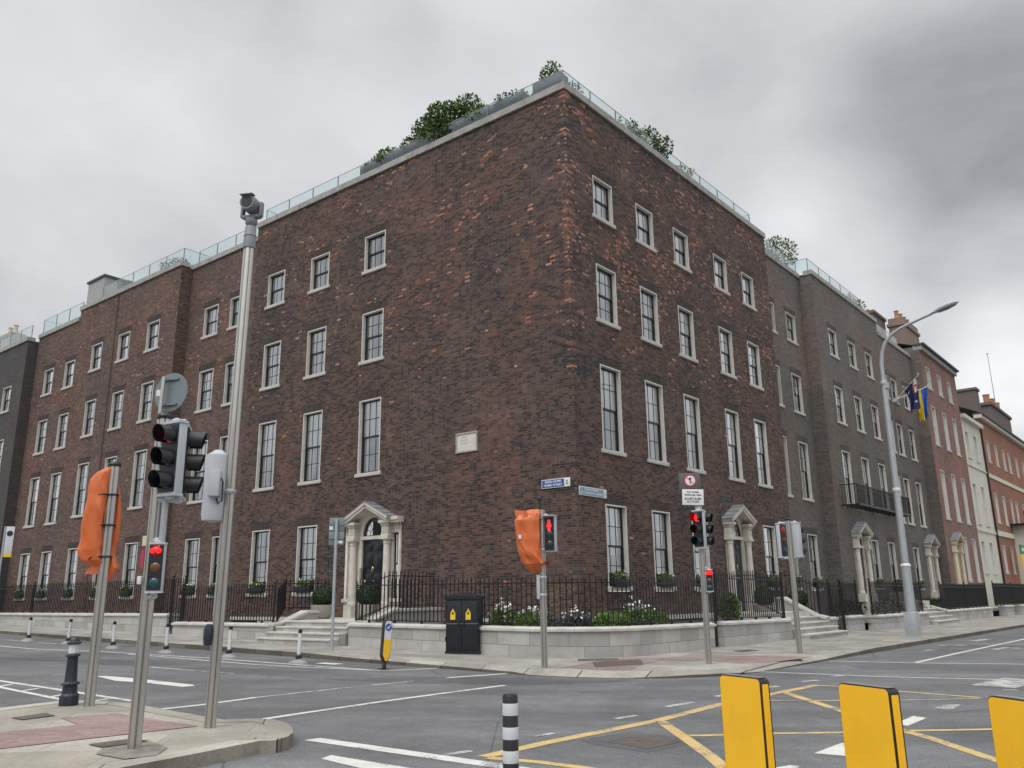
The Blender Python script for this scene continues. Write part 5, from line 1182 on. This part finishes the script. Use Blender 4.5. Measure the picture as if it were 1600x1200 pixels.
def tarp(parent, rows, w_off, m, seed, wr=.05):
    """crumpled cover from horizontal rings: rows = [(z, cx, cy, half x, half y)]"""
    from mathutils import noise as NZ
    r = random.Random(seed); n = 56; mb = MB(); rings = []
    RR = []
    # densify rows
    for (a, b) in zip(rows, rows[1:]):
        for k in range(10): f = k/10; RR.append(tuple(a[i]*(1-f)+b[i]*f for i in range(5)))
    RR.append(rows[-1]); ph = [r.uniform(0, 6.28) for _ in range(6)]
    for j, (z, cx, cy, hx, hy) in enumerate(RR):
        i = len(mb.v); rings.append(i)
        for k in range(n):
            t = 2*math.pi*k/n; e = .55; ct, st = math.cos(t), math.sin(t)
            x = math.copysign(abs(ct)**e, ct)*hx; y = math.copysign(abs(st)**e, st)*hy
            q_ = Vector((x*5.+z*1.6+seed, y*5., z*1.1-x*2.0)); d = wr*(.75-2.0*abs(NZ.noise(q_))-.9*abs(NZ.noise(q_*2.1+Vector((3, 1, 7)))))
            L = max(.02, math.hypot(x, y)); x += x/L*d; y += y/L*d
            mb.v.append((cx+x, cy+y, z))
    for a, b in zip(rings, rings[1:]):
        for k in range(n): mb.f.append((a+k, a+(k+1) % n, b+(k+1) % n, b+k)); mb.uv.append([(0, 0)]*4); mb.mi.append(0)
    mb.f.append(tuple(rings[-1]+k for k in range(n))); mb.uv.append([(0, 0)]*n); mb.mi.append(0)
    mb.f.append(tuple(rings[0]+k for k in reversed(range(n)))); mb.uv.append([(0, 0)]*n); mb.mi.append(0)
    me = mb.mesh('orange_cover', m); bm = bmesh.new(); bm.from_mesh(me); bmesh.ops.recalc_face_normals(bm, faces=bm.faces)
    for e in bm.edges:
        if len(e.link_faces) == 2: e.smooth = e.calc_face_angle(0) < R(28)
    for f in bm.faces: f.smooth = True
    bm.to_mesh(me); bm.free(); return add('orange_cover', me, parent)

# --- leftmost pole with orange covered signal
p = G2([(-5.635,11.677)][0]); t = thing('traffic_light', 'steel pole at far left with its signal wrapped in a long orange cover', 'traffic light', p)
mb = MB(); grooved(mb, .066, 3.2); part('pole', mb, STEEL, t, smooth=True); part('cap', MB().lathe([(.08, 3.18), (.085, 3.21), (.07, 3.24)], 16), BLK, t)
cv = tarp(t, [(3.16, -.06, .02, .05, .08), (3.10, -.12, .02, .10, .12), (2.98, -.16, .02, .13, .14), (2.6, -.17, .0, .13, .15), (2.2, -.185, .0, .14, .15), (2.02, -.19, .0, .15, .15), (1.88, -.16, .0, .15, .12), (1.80, -.10, .02, .10, .07), (1.70, -.12, .02, .13, .07)], 0, TARP, 4, .030)
cv2 = tarp(t, [(2.9, .03, .10, .03, .03), (2.5, .04, .12, .06, .04), (2.1, .03, .12, .06, .05), (1.95, .03, .12, .05, .05), (1.78, .07, .1, .08, .06), (1.60, .0, .08, .04, .04)], 0, TARP, 8, .02)
for z in (2.78, 2.36, 1.93): part('strap', MB().lathe([(.095, -.012), (.10, 0), (.095, .012)], 16, (0, 0, z)), BLK, t); part('strap_knot', MB().tube([(.0, -.1, z), (-.12, -.13, z-.01), (-.16, -.12, z-.04)], .012, 5), BLK, t)
# --- main near signal pole
p = G2([(-3.685,8.624)][0]); t = thing('traffic_light', 'nearest steel pole with two black hooded signal heads and a small cycle signal', 'traffic light', p)
mb = MB(); grooved(mb, .064, 3.26); part('pole', mb, STEEL, t, smooth=True); part('cap', MB().lathe([(.075, 3.24), (.08, 3.27), (.065, 3.30)], 16), BLK, t)
mb = MB(); mb.tube([(.10, -.03, 1.9), (.10, -.03, 3.2)], .034, 10); part('bracket_tube', mb, GALV, t)
mb = MB(); mb.tube([(0, 0, 2.38), (.12, -.02, 2.40), (.26, -.02, 2.40)], [.05, .045, .05], 10); part('bracket_arm', mb, LGREY, t); mb = MB(); mb.tube([(.03, 0, 3.19), (.12, -.02, 3.20), (.24, -.02, 3.20)], [.03, .035, .035], 10); part('bracket_arm', mb, LGREY, t)
hd = sighead(t, (.14, -.12, 2.44), R(-30), None, 3, .79, ldim=0)
lr = hd
sighead(t, (.235, .08, 2.42), R(104), None, 3, .79)
hd = sighead(t, (.10, -.13, 1.47), R(2), None, 3, .50, hoods=False, name='cycle_signal'); bicycle(hd, (0, -.03, .395), .9, MARKRED)
for za_, zb_ in ((1.40, 1.43), (1.98, 1.96)): mb = MB(); mb.tube([(0, 0, za_), (.10, -.08, zb_)], .033, 8); part('bracket_arm', mb, LGREY, t)
mb = MB(); mb.tube([(-.09, .05, 2.6), (-.07, .05, 3.72)], .022, 8); part('sign_post', mb, STEEL, t)
ds = add('sign_disc', None, t, (.0, .10, 3.56), R(-19))
mb = MB(); mb.tube([(0, -.006, 0), (0, .006, 0)], .215, 40); part('disc', mb, BKSIGN, ds)
mb = MB(); mb.box(-.13, .10, -.03, -.006, .13, .15); mb.box(-.13, .10, -.03, -.006, -.15, -.13); part('fixing_rails', mb, BKSIGN, ds); part('sticker', MB().box(-.19, -.12, -.010, -.006, -.03, .04), WHT, ds)
part('notice', MB().box(-.085, -.045, -.06, -.05, 1.92, 2.02), CREAMPOT, t); part('notice', MB().box(-.082, -.05, -.065, -.05, 1.70, 1.88), mat('sticker_pink', (.45, .04, .10), .5), t); part('junction_box', MB().box(-.095, -.055, -.08, -.02, 1.54, 1.62), WHT, t, bev=.01)
# --- camera pole
p = G2([(-3.406,9.903)][0]); t = thing('camera_pole', 'tall steel pole topped by a grey surveillance camera', 'camera pole', p)
t.rotation_euler = (0, R(.55), 0)
mb = MB(); grooved(mb, .063, 5.80); part('pole', mb, STEEL, t, smooth=True)
mb = MB(); mb.box(-.068, -.05, -.015, .015, 1.2, 5.75); part('cable_channel', mb, GALV, t)
mb = MB(); mb.lathe([(.078, 5.74), (.078, 5.88), (.073, 5.90), (.082, 5.905), (.074, 5.92), (.07, 6.03), (.052, 6.05), (.075, 6.08), (.078, 6.13), (.062, 6.17)], 20, (0, 0, 0)); part('adaptor', mb, MGREY, t, smooth=True)
cm = add('surveillance_camera', None, t, (0, 0, 6.17), R(-12))
mb = MB(); mb.obox((-.13, 0, .10), Vector((1, 0, 0)), Vector((0, 1, 0)), Vector((0, 0, 1)), .018, .035, .10); mb.obox((.13, 0, .10), Vector((1, 0, 0)), Vector((0, 1, 0)), Vector((0, 0, 1)), .018, .035, .10); mb.obox((0, 0, .005), Vector((1, 0, 0)), Vector((0, 1, 0)), Vector((0, 0, 1)), .12, .045, .02); part('yoke', mb, MGREY, cm, bev=.01)
mb = MB(); mb.tube([(0, .12, .16), (0, .10, .16), (0, -.08, .16), (0, -.15, .16)], [.06, .105, .11, .10], 22); part('camera_body', mb, MGREY, cm, smooth=True); mb = MB(); mb.tube([(0, -.151, .16), (0, -.156, .16)], .075, 18); part('camera_lens', mb, BLK, cm); part('sun_shield', MB().box(-.09, .09, -.19, -.10, .245, .258), MGREY, cm, bev=.004)
mb = MB(); mb.lathe([(.02, 2.26), (.13, 2.28), (.14, 2.34), (.14, 3.0), (.13, 3.06), (.07, 3.10), (.05, 3.12)], 20, (-.165, .0, 0)); part('radar_housing', mb, LGREY, t, smooth=True)
mb = MB(); mb.box(-.19, -.06, -.20, -.09, 2.55, 2.85); part('junction_box', mb, LGREY, t, bev=.012); mb = MB(); mb.tube([(-.07, -.14, 2.78), (-.03, -.16, 2.72), (-.03, -.14, 2.5), (-.08, -.12, 2.47), (-.10, -.14, 2.53)], .010, 6); part('cable', mb, BLK, t)
mb = MB(); mb.lathe([(.02, -.12), (.045, -.11), (.055, -.04), (.055, .06), (.04, .11), (.02, .12)], 16, (-.09, -.04, .99)); part('push_button_unit', mb, NAVY, t, smooth=True)
clamp(t, 2.62, .063)
# --- cast bollard
p = G2([(-5.937,11.736)][0], .12); t = thing('bollard', 'old dark cast iron bollard with a white band at the kerb', 'bollard', p); t.rotation_euler = (0, R(-1.0), R(20)); t.scale = (.80, .80, .93)
mb = MB(); mb.lathe([(.155, 0), (.155, .13), (.145, .145), (.125, .16), (.115, .27), (.15, .28), (.15, .30), (.10, .32), (.085, .66), (.12, .67), (.12, .69), (.085, .70), (.082, .71)], 8); part('shaft', mb, NAVY, t, bev=.006)
part('white_band', MB().lathe([(.080, .71), (.080, .83)], 8), WREF, t); mb = MB(); mb.lathe([(.085, .83), (.115, .845), (.115, .86), (.08, .875), (.07, .91), (.045, .93), (.02, .94)], 16); part('cap', mb, NAVY, t, smooth=True)
# --- flexible lane posts
fp = [[(-15.943,28.431)][0], [(-13.785,26.789)][0], [(-11.460,24.782)][0], [(-9.247,23.064)][0], [(-7.090,21.579)][0], [(-4.948,19.929)][0]]
fl_ = ['behind the nearest bollard at far left', 'between the bollard and the orange covered pole', 'just right of the orange covered pole', 'just right of the nearest traffic light pole', 'right of the camera pole', 'in front of the stone steps']
first = None
for k, q in enumerate(fp):
    loc = Vector((q[0], q[1], gz(*q)))
    if first is None:
        t = thing('lane_post', '', 'traffic post', loc, 0, 'white flexible posts along the cycle lane')
        kids = [part('post', MB().lathe([(.045, .10), (.042, .62), (.042, .655)], 14), WREF, t, smooth=True), part('post_cap', MB().lathe([(.046, .655), (.046, .73), (.03, .74)], 14), BLK, t), part('base', MB().lathe([(.28, 0), (.25, .03), (.16, .06), (.08, .085), (.055, .12), (.05, .13)], 20), mat('base_grey', (.24, .235, .22), .6, noise=.25, nscale=9), t, smooth=True), part('collar', MB().lathe([(.075, .10), (.07, .16), (.05, .19)], 12), BLK, t)]
        kids[2].scale = (1, .65, 1); first = t
    else:
        t = first.copy(); COL.objects.link(t); t.location = loc
        for c in kids: d = c.copy(); COL.objects.link(d); d.parent = t
    t.rotation_euler = (R(rnd.uniform(-1.5, 1.5)), R([4, 4.5, 1, 1.5, 1, .5][k]), R(-38)); t['label'] = 'white flexible lane post '+fl_[k]
# --- sign post with sign backs
p = G2([(-4.609,21.872)][0]); t = thing('sign_post', 'thin grey post with two square sign backs in front of the door', 'sign post', p)
part('pole', MB().tube([(0, 0, 0), (0, 0, 3.30)], .040, 12), GALV, t, smooth=True)
for z, nm in ((2.99, 'upper'), (2.63, 'lower')):
    s_ = part('sign_plate', MB().box(-.20, .20, .045, .06, 0, .34), BKSIGN, t, (.0, 0, z), bev=.004); part('fixing_rail', MB().box(-.19, .19, .025, .045, .15, .19), BKSIGN, s_)
part('sticker', MB().box(-.19, -.10, .04, .044, 3.02, 3.12), WHT, t); part('sticker', MB().box(.03, .16, .04, .044, 2.67, 2.74), WHT, t)
# --- keep left bollard sign
p = G2([(-2.744,18.377)][0], 0); t = thing('keep_left_marker', 'white and yellow marker post with a blue arrow disc at the lane end', 'traffic marker', p, R(24)); 
def profbox(pts, y0, y1):
    m_ = MB(); n = len(pts); m_.quad([(x, y0, z) for x, z in pts]); m_.quad([(x, y1, z) for x, z in reversed(pts)])
    for i in range(n): a, b = pts[i], pts[(i+1) % n]; m_.quad([(a[0], y0, a[1]), (a[0], y1, a[1]), (b[0], y1, b[1]), (b[0], y0, b[1])])
    return m_
t.rotation_euler = (0, R(4), R(40))
part('back', profbox([(-.03, .14), (.03, .14), (.095, .28), (.095, .92), (.06, .99), (-.06, .99), (-.095, .92), (-.095, .28)], -.02, .09), BLK, t); part('yellow_face', profbox([(-.02, .17), (.02, .17), (.085, .29), (.085, .60), (-.085, .60), (-.085, .29)], -.026, -.02), YELS, t)
part('white_face', profbox([(-.085, .60), (.085, .60), (.085, .92), (.055, .98), (-.055, .98), (-.085, .92)], -.026, -.02), WREF, t); mb = MB(); mb.tube([(0, -.030, .85), (0, -.026, .85)], .075, 24); dsc = part('arrow_disc', mb, BLUE, t)
mb = MB(); a = Vector((-1, 0, -1)).normalized(); b = Vector((1, 0, -1)).normalized(); mb.obox(Vector((.008, -.032, .858)), a, Vector((0, 1, 0)), b, .042, .001, .011); tip = Vector((-.034, -.032, .816)); mb.quad([tip, tip+Vector((.052, 0, 0)), tip+Vector((0, 0, .052))]); part('arrow', mb, WHT, dsc)
mb = MB(); mb.tube([(0, 0.03, 0), (0, 0.03, .16)], [.05, .035], 10); mb.box(-.10, .10, -.05, .11, 0, .012); part('foot', mb, BLK, t)
# --- utility cabinet
q0 = [(-1.286,21.076)][0]; p = G2(q0, .12); t = thing('utility_cabinet', 'black metal street cabinet with two yellow warning labels before the curved wall', 'utility cabinet', p, -.30)
part('body', MB().box(-.42, .42, -.02, .36, .03, 1.28), CAB, t, bev=.012); part('plinth', MB().box(-.43, .43, -.035, .37, -.1, .06), CAB, t)
mb = MB(); x, y0, y1 = .46, -.06, .40; z0, z1, z2 = 1.28, 1.35, 1.44
mb.box(-x, x, y0, y1, z0, z1); xr = .12; ym = (y0+y1)/2
A_, B_, C_, D_, E_, F_ = (-x, y0, z1+.0015), (x, y0, z1+.0015), (x, y1, z1+.0015), (-x, y1, z1+.0015), (-xr, ym, z2), (xr, ym, z2)
for f in ((A_, B_, F_, E_), (C_, D_, E_, F_), (B_, C_, F_), (D_, A_, E_)): mb.quad(list(f))
part('roof', mb, CAB, t)
for s in (-1, 1):
    a, b = sorted((s*.01, s*.40)); d_ = part('door', MB().box(a, b, -.035, -.02, .10, 1.24), CAB, t, bev=.005)
    part('handle', MB().box(s*.06-.015, s*.06+.015, -.06, -.035, .66, .78), CAB, d_, bev=.004)
    for z in (.3, 1.05): part('hinge', MB().tube([(s*.41, -.04, z), (s*.41, -.04, z+.10)], .016, 8), CAB, d_); part('vent', MB().box(s*.21-.09, s*.21+.09, -.039, -.035, z-.06 if z < .5 else z+.05, z-.045 if z < .5 else z+.065), BLK, d_)
    xx = s*.20-.03; lab = part('warning_label', profbox([(xx-.065, .80), (xx+.065, .80), (xx+.065, .95), (xx, 1.06), (xx-.065, .95)], -.040, -.036), YELS, t)
    mb = MB(); mb.quad([(xx-.038, -.042, .925), (xx+.038, -.042, .925), (xx, -.042, 1.0)]); part('triangle', mb, TXT, lab)
mb = MB(); mb.box(-.43, .43, -.040, -.037, .70, .712); part('strap', mb, MGREY, t)
# --- pole with orange cover and red man
p = G2([(0.581,17.477)][0]); t = thing('traffic_light', 'steel pole with crumpled orange cover beside a red man pedestrian signal', 'traffic light', p)
mb = MB(); grooved(mb, .066, 3.12); part('pole', mb, STEEL, t, smooth=True)
mb = MB(); mb.tube([(-.03, 0, 3.0), (-.03, 0, 3.32)], .014, 6); mb.lathe([(.01, 3.30), (.05, 3.33), (.055, 3.37), (.03, 3.41), (.005, 3.42)], 14, (-.04, 0, 0)); part('sensor', mb, BLK, t, smooth=True)
mb = MB(); mb.tube([(-.03, 0, 3.36), (.05, 0, 3.34), (.09, 0, 3.24), (.08, 0, 3.1)], .005, 5); part('cable', mb, BLK, t)
cv = tarp(t, [(3.13, -.14, -.05, .07, .03), (3.04, -.24, -.05, .20, .10), (2.9, -.30, -.05, .25, .14), (2.5, -.29, -.05, .225, .17), (2.2, -.25, -.05, .205, .17), (2.02, -.19, -.05, .19, .15), (1.90, -.16, -.04, .10, .07), (1.84, -.12, -.02, .05, .03)], 0, TARP, 12, .05)
mb = MB(); mb.quad([(-.54, -.12, 2.98), (-.30, -.19, 2.97), (-.30, -.19, 3.08), (-.56, -.10, 3.12)]); part('cover_flap', mb, TARP, t); part('label', MB().box(-.485, -.43, -.235, -.225, 2.52, 2.60), WHT, t, rz=0)
part('cable_drum', MB().tube([(-.10, -.03, 2.93), (-.03, -.03, 2.93)], .10, 14), BLK, t)
h = add('pedestrian_signal', None, t, (.15, -.10, 2.26), R(-20)); part('casing', MB().box(-.12, .12, 0, .16, 0, .72), LGREY, h, bev=.014); part('face', MB().box(-.105, .105, -.01, 0, .025, .695), BLK, h)
man = MB(); man.tube([(0, -.014, .62), (0, -.016, .62)], .026, 12); man.quad([(-.035, -.014, .585), (-.05, -.014, .50), (-.028, -.014, .50), (-.028, -.014, .43), (.028, -.014, .43), (.028, -.014, .50), (.05, -.014, .50), (.035, -.014, .585)]); part('red_man', man, MARKRED, h)
for z in (.34, .14): l = MB(); l.lathe([(.08, 0), (.06, .01), (.001, .016)], 18); part('lens', l, mat('lens_dark', (.02, .03, .035), .2), h, (0, -.01, z), rxyz=(R(90), 0, 0))
mb = MB(); mb.box(-.13, .13, -.10, .17, .72, .74); part('hood', mb, LGREY, h, bev=.006)
mb = MB(); mb.tube([(0, 0, 3.02), (.12, -.02, 3.02)], .022, 8); mb.tube([(0, 0, 2.30), (.10, -.02, 2.30)], .022, 8); part('brackets', mb, GALV, t)
part('repeater_lamp', MB().tube([(.09, -.06, 2.05), (.09, -.14, 2.03)], .05, 12), LRED, t); part('push_button_unit', MB().box(-.13, -.06, -.05, .05, 1.32, 1.80), LGREY, t, bev=.012)
for z in (2.95, 2.3, 1.4, 1.75): clamp(t, z, .066)
# --- no straight ahead pole
p = G2([(4.078,18.451)][0]); t = thing('traffic_light', 'steel pole with lit red signal under a no straight ahead sign', 'traffic light', p)
mb = MB(); grooved(mb, .066, 3.3); part('pole', mb, STEEL, t, smooth=True); mb = MB(); mb.tube([(-.06, 0, 3.2), (-.06, 0, 3.9)], .022, 8); part('sign_tube', mb, GALV, t)
sgn = add('sign', None, t, (-.16, -.05, 3.32), R(-8)); part('grey_board', MB().box(-.24, .22, -.012, 0, .35, .71), SGREY, sgn, bev=.004)
mb = MB(); mb.tube([(0, -.013, .54), (0, -.017, .54)], .135, 32); part('red_ring', mb, RED, sgn); mb = MB(); mb.tube([(0, -.017, .54), (0, -.021, .54)], .108, 32); part('white_disc', mb, WHT, sgn)
mb = MB(); mb.box(-.010, .010, -.024, -.021, .46, .57); mb.quad([(-.035, -.023, .565), (.035, -.023, .565), (0, -.023, .62)]); part('arrow', mb, TXT, sgn)
mb = MB(); mb.obox(Vector((0, -.026, .54)), Vector((1, 0, -.95)).normalized(), Vector((0, 1, 0)), Vector((.95, 0, 1)).normalized(), .12, .001, .007); part('bar', mb, RED, sgn)
wp = add('text_plate', None, sgn, (.03, 0, 0)); wp.rotation_euler = (0, R(2.5), 0); part('white_board', MB().box(-.23, .23, -.012, 0, 0, .345), WHT, wp, bev=.004)
text('Ach Amh\u00e1in', .055, TXT, wp, (0, -.014, .285), bold=.001); text('Bhusanna agus rothair', .052, TXT, wp, (0, -.014, .225), w=.36, bold=.001); text('EXCEPT BUSES', .058, TXT, wp, (0, -.014, .135), w=.36, bold=.001); text('& CYCLES', .058, TXT, wp, (0, -.014, .075), bold=.001)
sighead(t, (-.07, -.15, 2.40), R(-46), 0, 3, .84); sighead(t, (.10, .02, 2.40), R(58), None, 3, .84, ldim=0)
hd = sighead(t, (.10, -.12, 1.48), R(-6), None, 3, .48, hoods=False, name='cycle_signal'); bicycle(hd, (0, -.03, .375), 1.15, MARKRED); mb = MB(); mb.quad([(-.045, -.022, .335), (.045, -.022, .335), (.045, -.022, .42), (-.045, -.022, .42)]); part('glow_panel', mb, LRED2, hd)
mb = MB(); mb.tube([(0, 0, 1.45), (.10, -.07, 1.46)], .025, 8); mb.tube([(0, 0, 1.98), (.10, -.07, 1.96)], .025, 8); part('brackets', mb, GALV, t)
# --- right traffic light
p = G2([(6.996,21.479)][0]); t = thing('traffic_light', 'steel pole with two unlit signal heads back to back before the second steps', 'traffic light', p)
mb = MB(); grooved(mb, .068, 3.24); part('pole', mb, STEEL, t, smooth=True); part('cap', MB().lathe([(.07, 3.23), (.075, 3.27), (.05, 3.29)], 14), BLK, t)
sighead(t, (-.11, .14, 2.34), R(42), None, 3, .88, ldim=0, hoods=False); sighead(t, (.20, -.02, 2.34), R(122), None, 3, .88)
for z in (2.3, 3.18): mb = MB(); mb.tube([(-.13, .1, z), (0, 0, z), (.2, -.02, z)], .028, 8); part('brackets', mb, LGREY, t)
# --- street lamp
p = G2([(13.634,29.745)][0]); t = thing('street_lamp', 'tall grey street lamp with a curved arm over the road', 'street lamp', p, AR); t.rotation_euler = (0, R(1.4), AR)
part('base_box', MB().box(-.24, .24, -.20, .20, -.1, .80), GALV, t, bev=.015)
mb = MB(); mb.tube([(0, 0, .8), (0, 0, 2.28), (0, 0, 2.34)], [.165, .155, .155], 18); part('lower_shaft', mb, GALV, t, smooth=True); part('ring', MB().lathe([(.155, 2.32), (.175, 2.34), (.165, 2.40), (.12, 2.44)], 18), WREF, t, smooth=True)
mb = MB(); mb.tube([(0, 0, 2.38), (0, 0, 5.0), (0, 0, 9.0)], [.125, .115, .10], 16); part('shaft', mb, GALV, t, smooth=True); part('ring', MB().lathe([(.118, 4.95), (.135, 4.97), (.135, 5.05), (.115, 5.08)], 16), WREF, t)
mb = MB(); mb.box(-.10, .11, -.16, .0, 8.75, 9.0); mb.lathe([(.12, 8.9), (.13, 8.95), (.12, 9.05), (.085, 9.08)], 14); part('collar', mb, GALV, t)
arm = [(0, 0, 9.0), (0, 0, 9.7), (0, -.07, 10.15), (0, -.22, 10.5), (0, -.48, 10.78), (0, -.85, 10.96), (0, -1.4, 11.12), (0, -1.95, 11.27)]
mb = MB(); mb.tube(arm, [.085, .08, .07, .065, .06, .055, .05, .05], 12); part('arm', mb, GALV, t, smooth=True)
ld = add('lamp_head', None, t, (0, -1.9, 11.26)); ld.rotation_euler = (R(-14), 0, 0)
mb = MB(); mb.tube([(0, .02, 0), (0, -.12, .0), (0, -.30, .02), (0, -.60, .03), (0, -.86, .02), (0, -.98, 0)], [.06, .09, .15, .17, .14, .03], 18)
for i, v in enumerate(mb.v): mb.v[i] = (v[0], v[1], v[2]*(.75 if v[2] > 0 else .42))
part('housing', mb, LGREY, ld, smooth=True); mb = MB(); mb.tube([(0, -.25, -.055), (0, -.55, -.06), (0, -.85, -.05)], [.07, .12, .06], 14)
for i, v in enumerate(mb.v): mb.v[i] = (v[0], v[1], -.055+(v[2]+.055)*.3)
part('diffuser', mb, MGREY, ld, smooth=True)
# --- near striped bollard
q0 = [(-0.037,5.720)][0]; q0 = (q0[0], q0[1]); z0 = gz(*q0)
t = thing('bollard', 'black rubber bollard with white reflective bands at the bottom edge', 'bollard', (q0[0], q0[1], z0))
H_ = .95; part('post', MB().lathe([(.085, 0), (.056, .03), (.052, .06), (.050, H_-.012), (.044, H_)], 24), BLK, t, smooth=True)
kk = (1085, 1095, 1110, 1124, 1140, 1156, 1170)
for z1_, z2_ in ((.052, .125), (.195, .268), (.335, .408)): part('reflective_band', MB().lathe([(.0512, H_-z2_), (.0520, H_-z2_+.004), (.0520, H_-z1_-.004), (.0512, H_-z1_)], 24), WREF, t, smooth=True)
# --- yellow blocks
yb = [[(1.524,6.574),(1.720,6.204)], [(2.193,6.000),(2.356,5.585)], [(2.817,5.292),(2.908,4.940)]]
lab = ['left yellow marker panel with black rim, nearest the striped bollard', 'middle yellow marker panel with black rim in the foreground', 'right yellow marker panel with black rim, cut by the picture edge']
ydir = Vector((yb[1][1][0]-yb[0][0][0], yb[1][1][1]-yb[0][0][1], 0)).normalized()
first = None
for k, (a, b) in enumerate(yb):
    A, B = Vector((*a, 0)), Vector((*b, 0)); m_ = (A+B)/2; 
    if k == 0: wy = .42
    d = (B-A).normalized(); rzz = math.atan2(d.y, d.x); L = (B-A).length/2
    ztop = 1.0
    if first is None or True:
        t = thing('marker_panel', lab[k], 'traffic marker', (m_.x, m_.y, gz(m_.x, m_.y)), rzz, 'yellow marker panels at the bottom of the picture')
        def rr_(w, z0, z1, rad):
            pts = [(-w, z0), (w, z0)]
            for i in range(7): a_ = math.pi/2*i/6; pts.append((w-rad+rad*math.cos(a_), z1-rad+rad*math.sin(a_)))
            for i in range(7): a_ = math.pi/2*(1+i/6); pts.append((-w+rad+rad*math.cos(a_), z1-rad+rad*math.sin(a_)))
            return pts
        part('body', profbox(rr_(L, 0, ztop, .038), 0, .085), BLK, t); part('front_panel', profbox(rr_(L-.006, .0, ztop-.006, .034), -.004, 0), YEL, t); part('back_panel', profbox(rr_(L-.006, .0, ztop-.006, .034), .085, .089), YEL, t)
        part('side_panel', MB().box(L, L+.003, .016, .072, 0, ztop-.04), YEL, t); part('side_panel', MB().box(-L-.003, -L, .016, .072, 0, ztop-.04), YEL, t)
        part('top_cap', MB().box(-L+.02, L-.02, .012, .073, ztop+.001, ztop+.004), MGREY, t)
        first = t
# --- bus stop sign far left
q0 = [(-18.426,30.470)][0]; p = G2(q0); k_ = math.hypot(q0[0], q0[1])/1300
t = thing('bus_stop_sign', 'narrow white and yellow bus stop flag on a thin pole at the left edge', 'bus stop', p, R(20)); hh = 136*k_
part('pole', MB().tube([(0, 0, 0), (0, 0, hh)], .035, 8), GALV, t); part('flag', MB().box(.04, .30, -.03, .03, hh-36*k_, hh), WREF, t, bev=.01); part('yellow_foot', MB().box(.04, .30, -.035, .035, hh-36*k_-.10, hh-36*k_-.0), YELS, t); part('symbol', MB().lathe([(.001, 0), (.10, 0), (.10, .01), (.001, .01)], 16), NAVY, t, (.17, -.03, hh-.25), rxyz=(R(90), 0, 0))
part('timetable_case', MB().box(-.15, .10, -.1, .05, .35, .75), LGREY, t, bev=.01)
# --- flags
def flag(label, base, tip, w, h, kind, seed, name):
    base, tip = Vector(base), Vector(tip); t = thing(name, label, 'flag', base); d = (tip-base); L = d.length
    part('flagpole', MB().tube([(0, 0, 0), d], [.035, .022], 8), WHT, t); part('finial', MB().lathe([(.01, 0), (.07, .05), (.01, .12)], 10), BRASS, t, d); part('wall_bracket', MB().box(-.12, .12, -.12, .12, -.12, .12), GALV, t)
    nx, nz = 30, 44; mb = MB(); dd = d.normalized(); side = Vector((dd.x, dd.y, 0)).normalized(); nrm = Vector((-side.y, side.x, 0)); P_ = []
    for j in range(nz+1):
        row = []
        for i in range(nx+1):
            s, f = i/nx, j/nz
            top = d*(1-(1-s)*h/L*1.0 - .03)
            gather = (1-.45*min(1, f*1.3)); mid = d*(1-.5*h/L)
            x = side*((top-mid).dot(side))*gather + mid.dot(side)*side; z = (top.z)*(1-f*.7)+mid.z*f*.7-f*w
            off = .16*math.sin(s*13+f*1.5+seed)*(.25+f)+.05*math.sin(s*29+f*4)
            q = Vector((x.x, x.y, z))+nrm*off+Vector((0, 0, -.12*math.sin(s*9+seed)*f)); row.append(q)
        P_.append(row)
    for j in range(nz):
        for i in range(nx):
            s, f = (i+.5)/nx, (j+.5)/nz    # along hoist (s) and fly (f)
            mb.cur = kind(s, f); mb.quad([P_[j][i], P_[j][i+1], P_[j+1][i+1], P_[j+1][i]])
    return t, mb
def ua(s, f): return 0 if s < .58 else 1
def au(s, f):
    # hoist coordinate s (1 = top), fly f
    if f < .46 and s > .5:
        u, v = f/.46-.5, (s-.5)/.5-.5
        if abs(u) < .07 or abs(v) < .12: return 2
        if abs(u) < .13 or abs(v) < .2: return 1
        if abs(abs(u)-abs(v)) < .07: return 2 if abs(abs(u)-abs(v)) < .03 else 1
        return 0
    for cs, cf, r_ in ((.25, .24, .09), (.18, .74, .05), (.82, .74, .05), (.55, .60, .05), (.62, .88, .05), (.45, .84, .03)):
        if (s-cs)**2+((f-cf)*1.6)**2 < r_**2: return 1
    return 0
FN = mat('flag_navy', (.016, .02, .085), .8); FW = mat('flag_white', (.55, .55, .56), .8); FR = mat('flag_red', (.40, .03, .05), .8); FY = mat('flag_yellow', (.80, .62, .05), .8); FB = mat('flag_blue', (.03, .12, .42), .8)
t, mb = flag('dark blue flag with white stars hanging from the grey building', P('R', 34.2, 0, 13.1), P('R', 33.7, 1.6, 14.35), 1.65, 1.15, au, .4, 'flag'); part('cloth', mb, [FN, FW, FR], t, smooth=True)
t, mb = flag('yellow and blue flag hanging from the grey building', P('R', 34.0, 0, 13.1), P('R', 35.1, 1.75, 13.9), 1.9, 1.05, ua, 2.4, 'flag'); part('cloth', mb, [FY, FB], t, smooth=True)
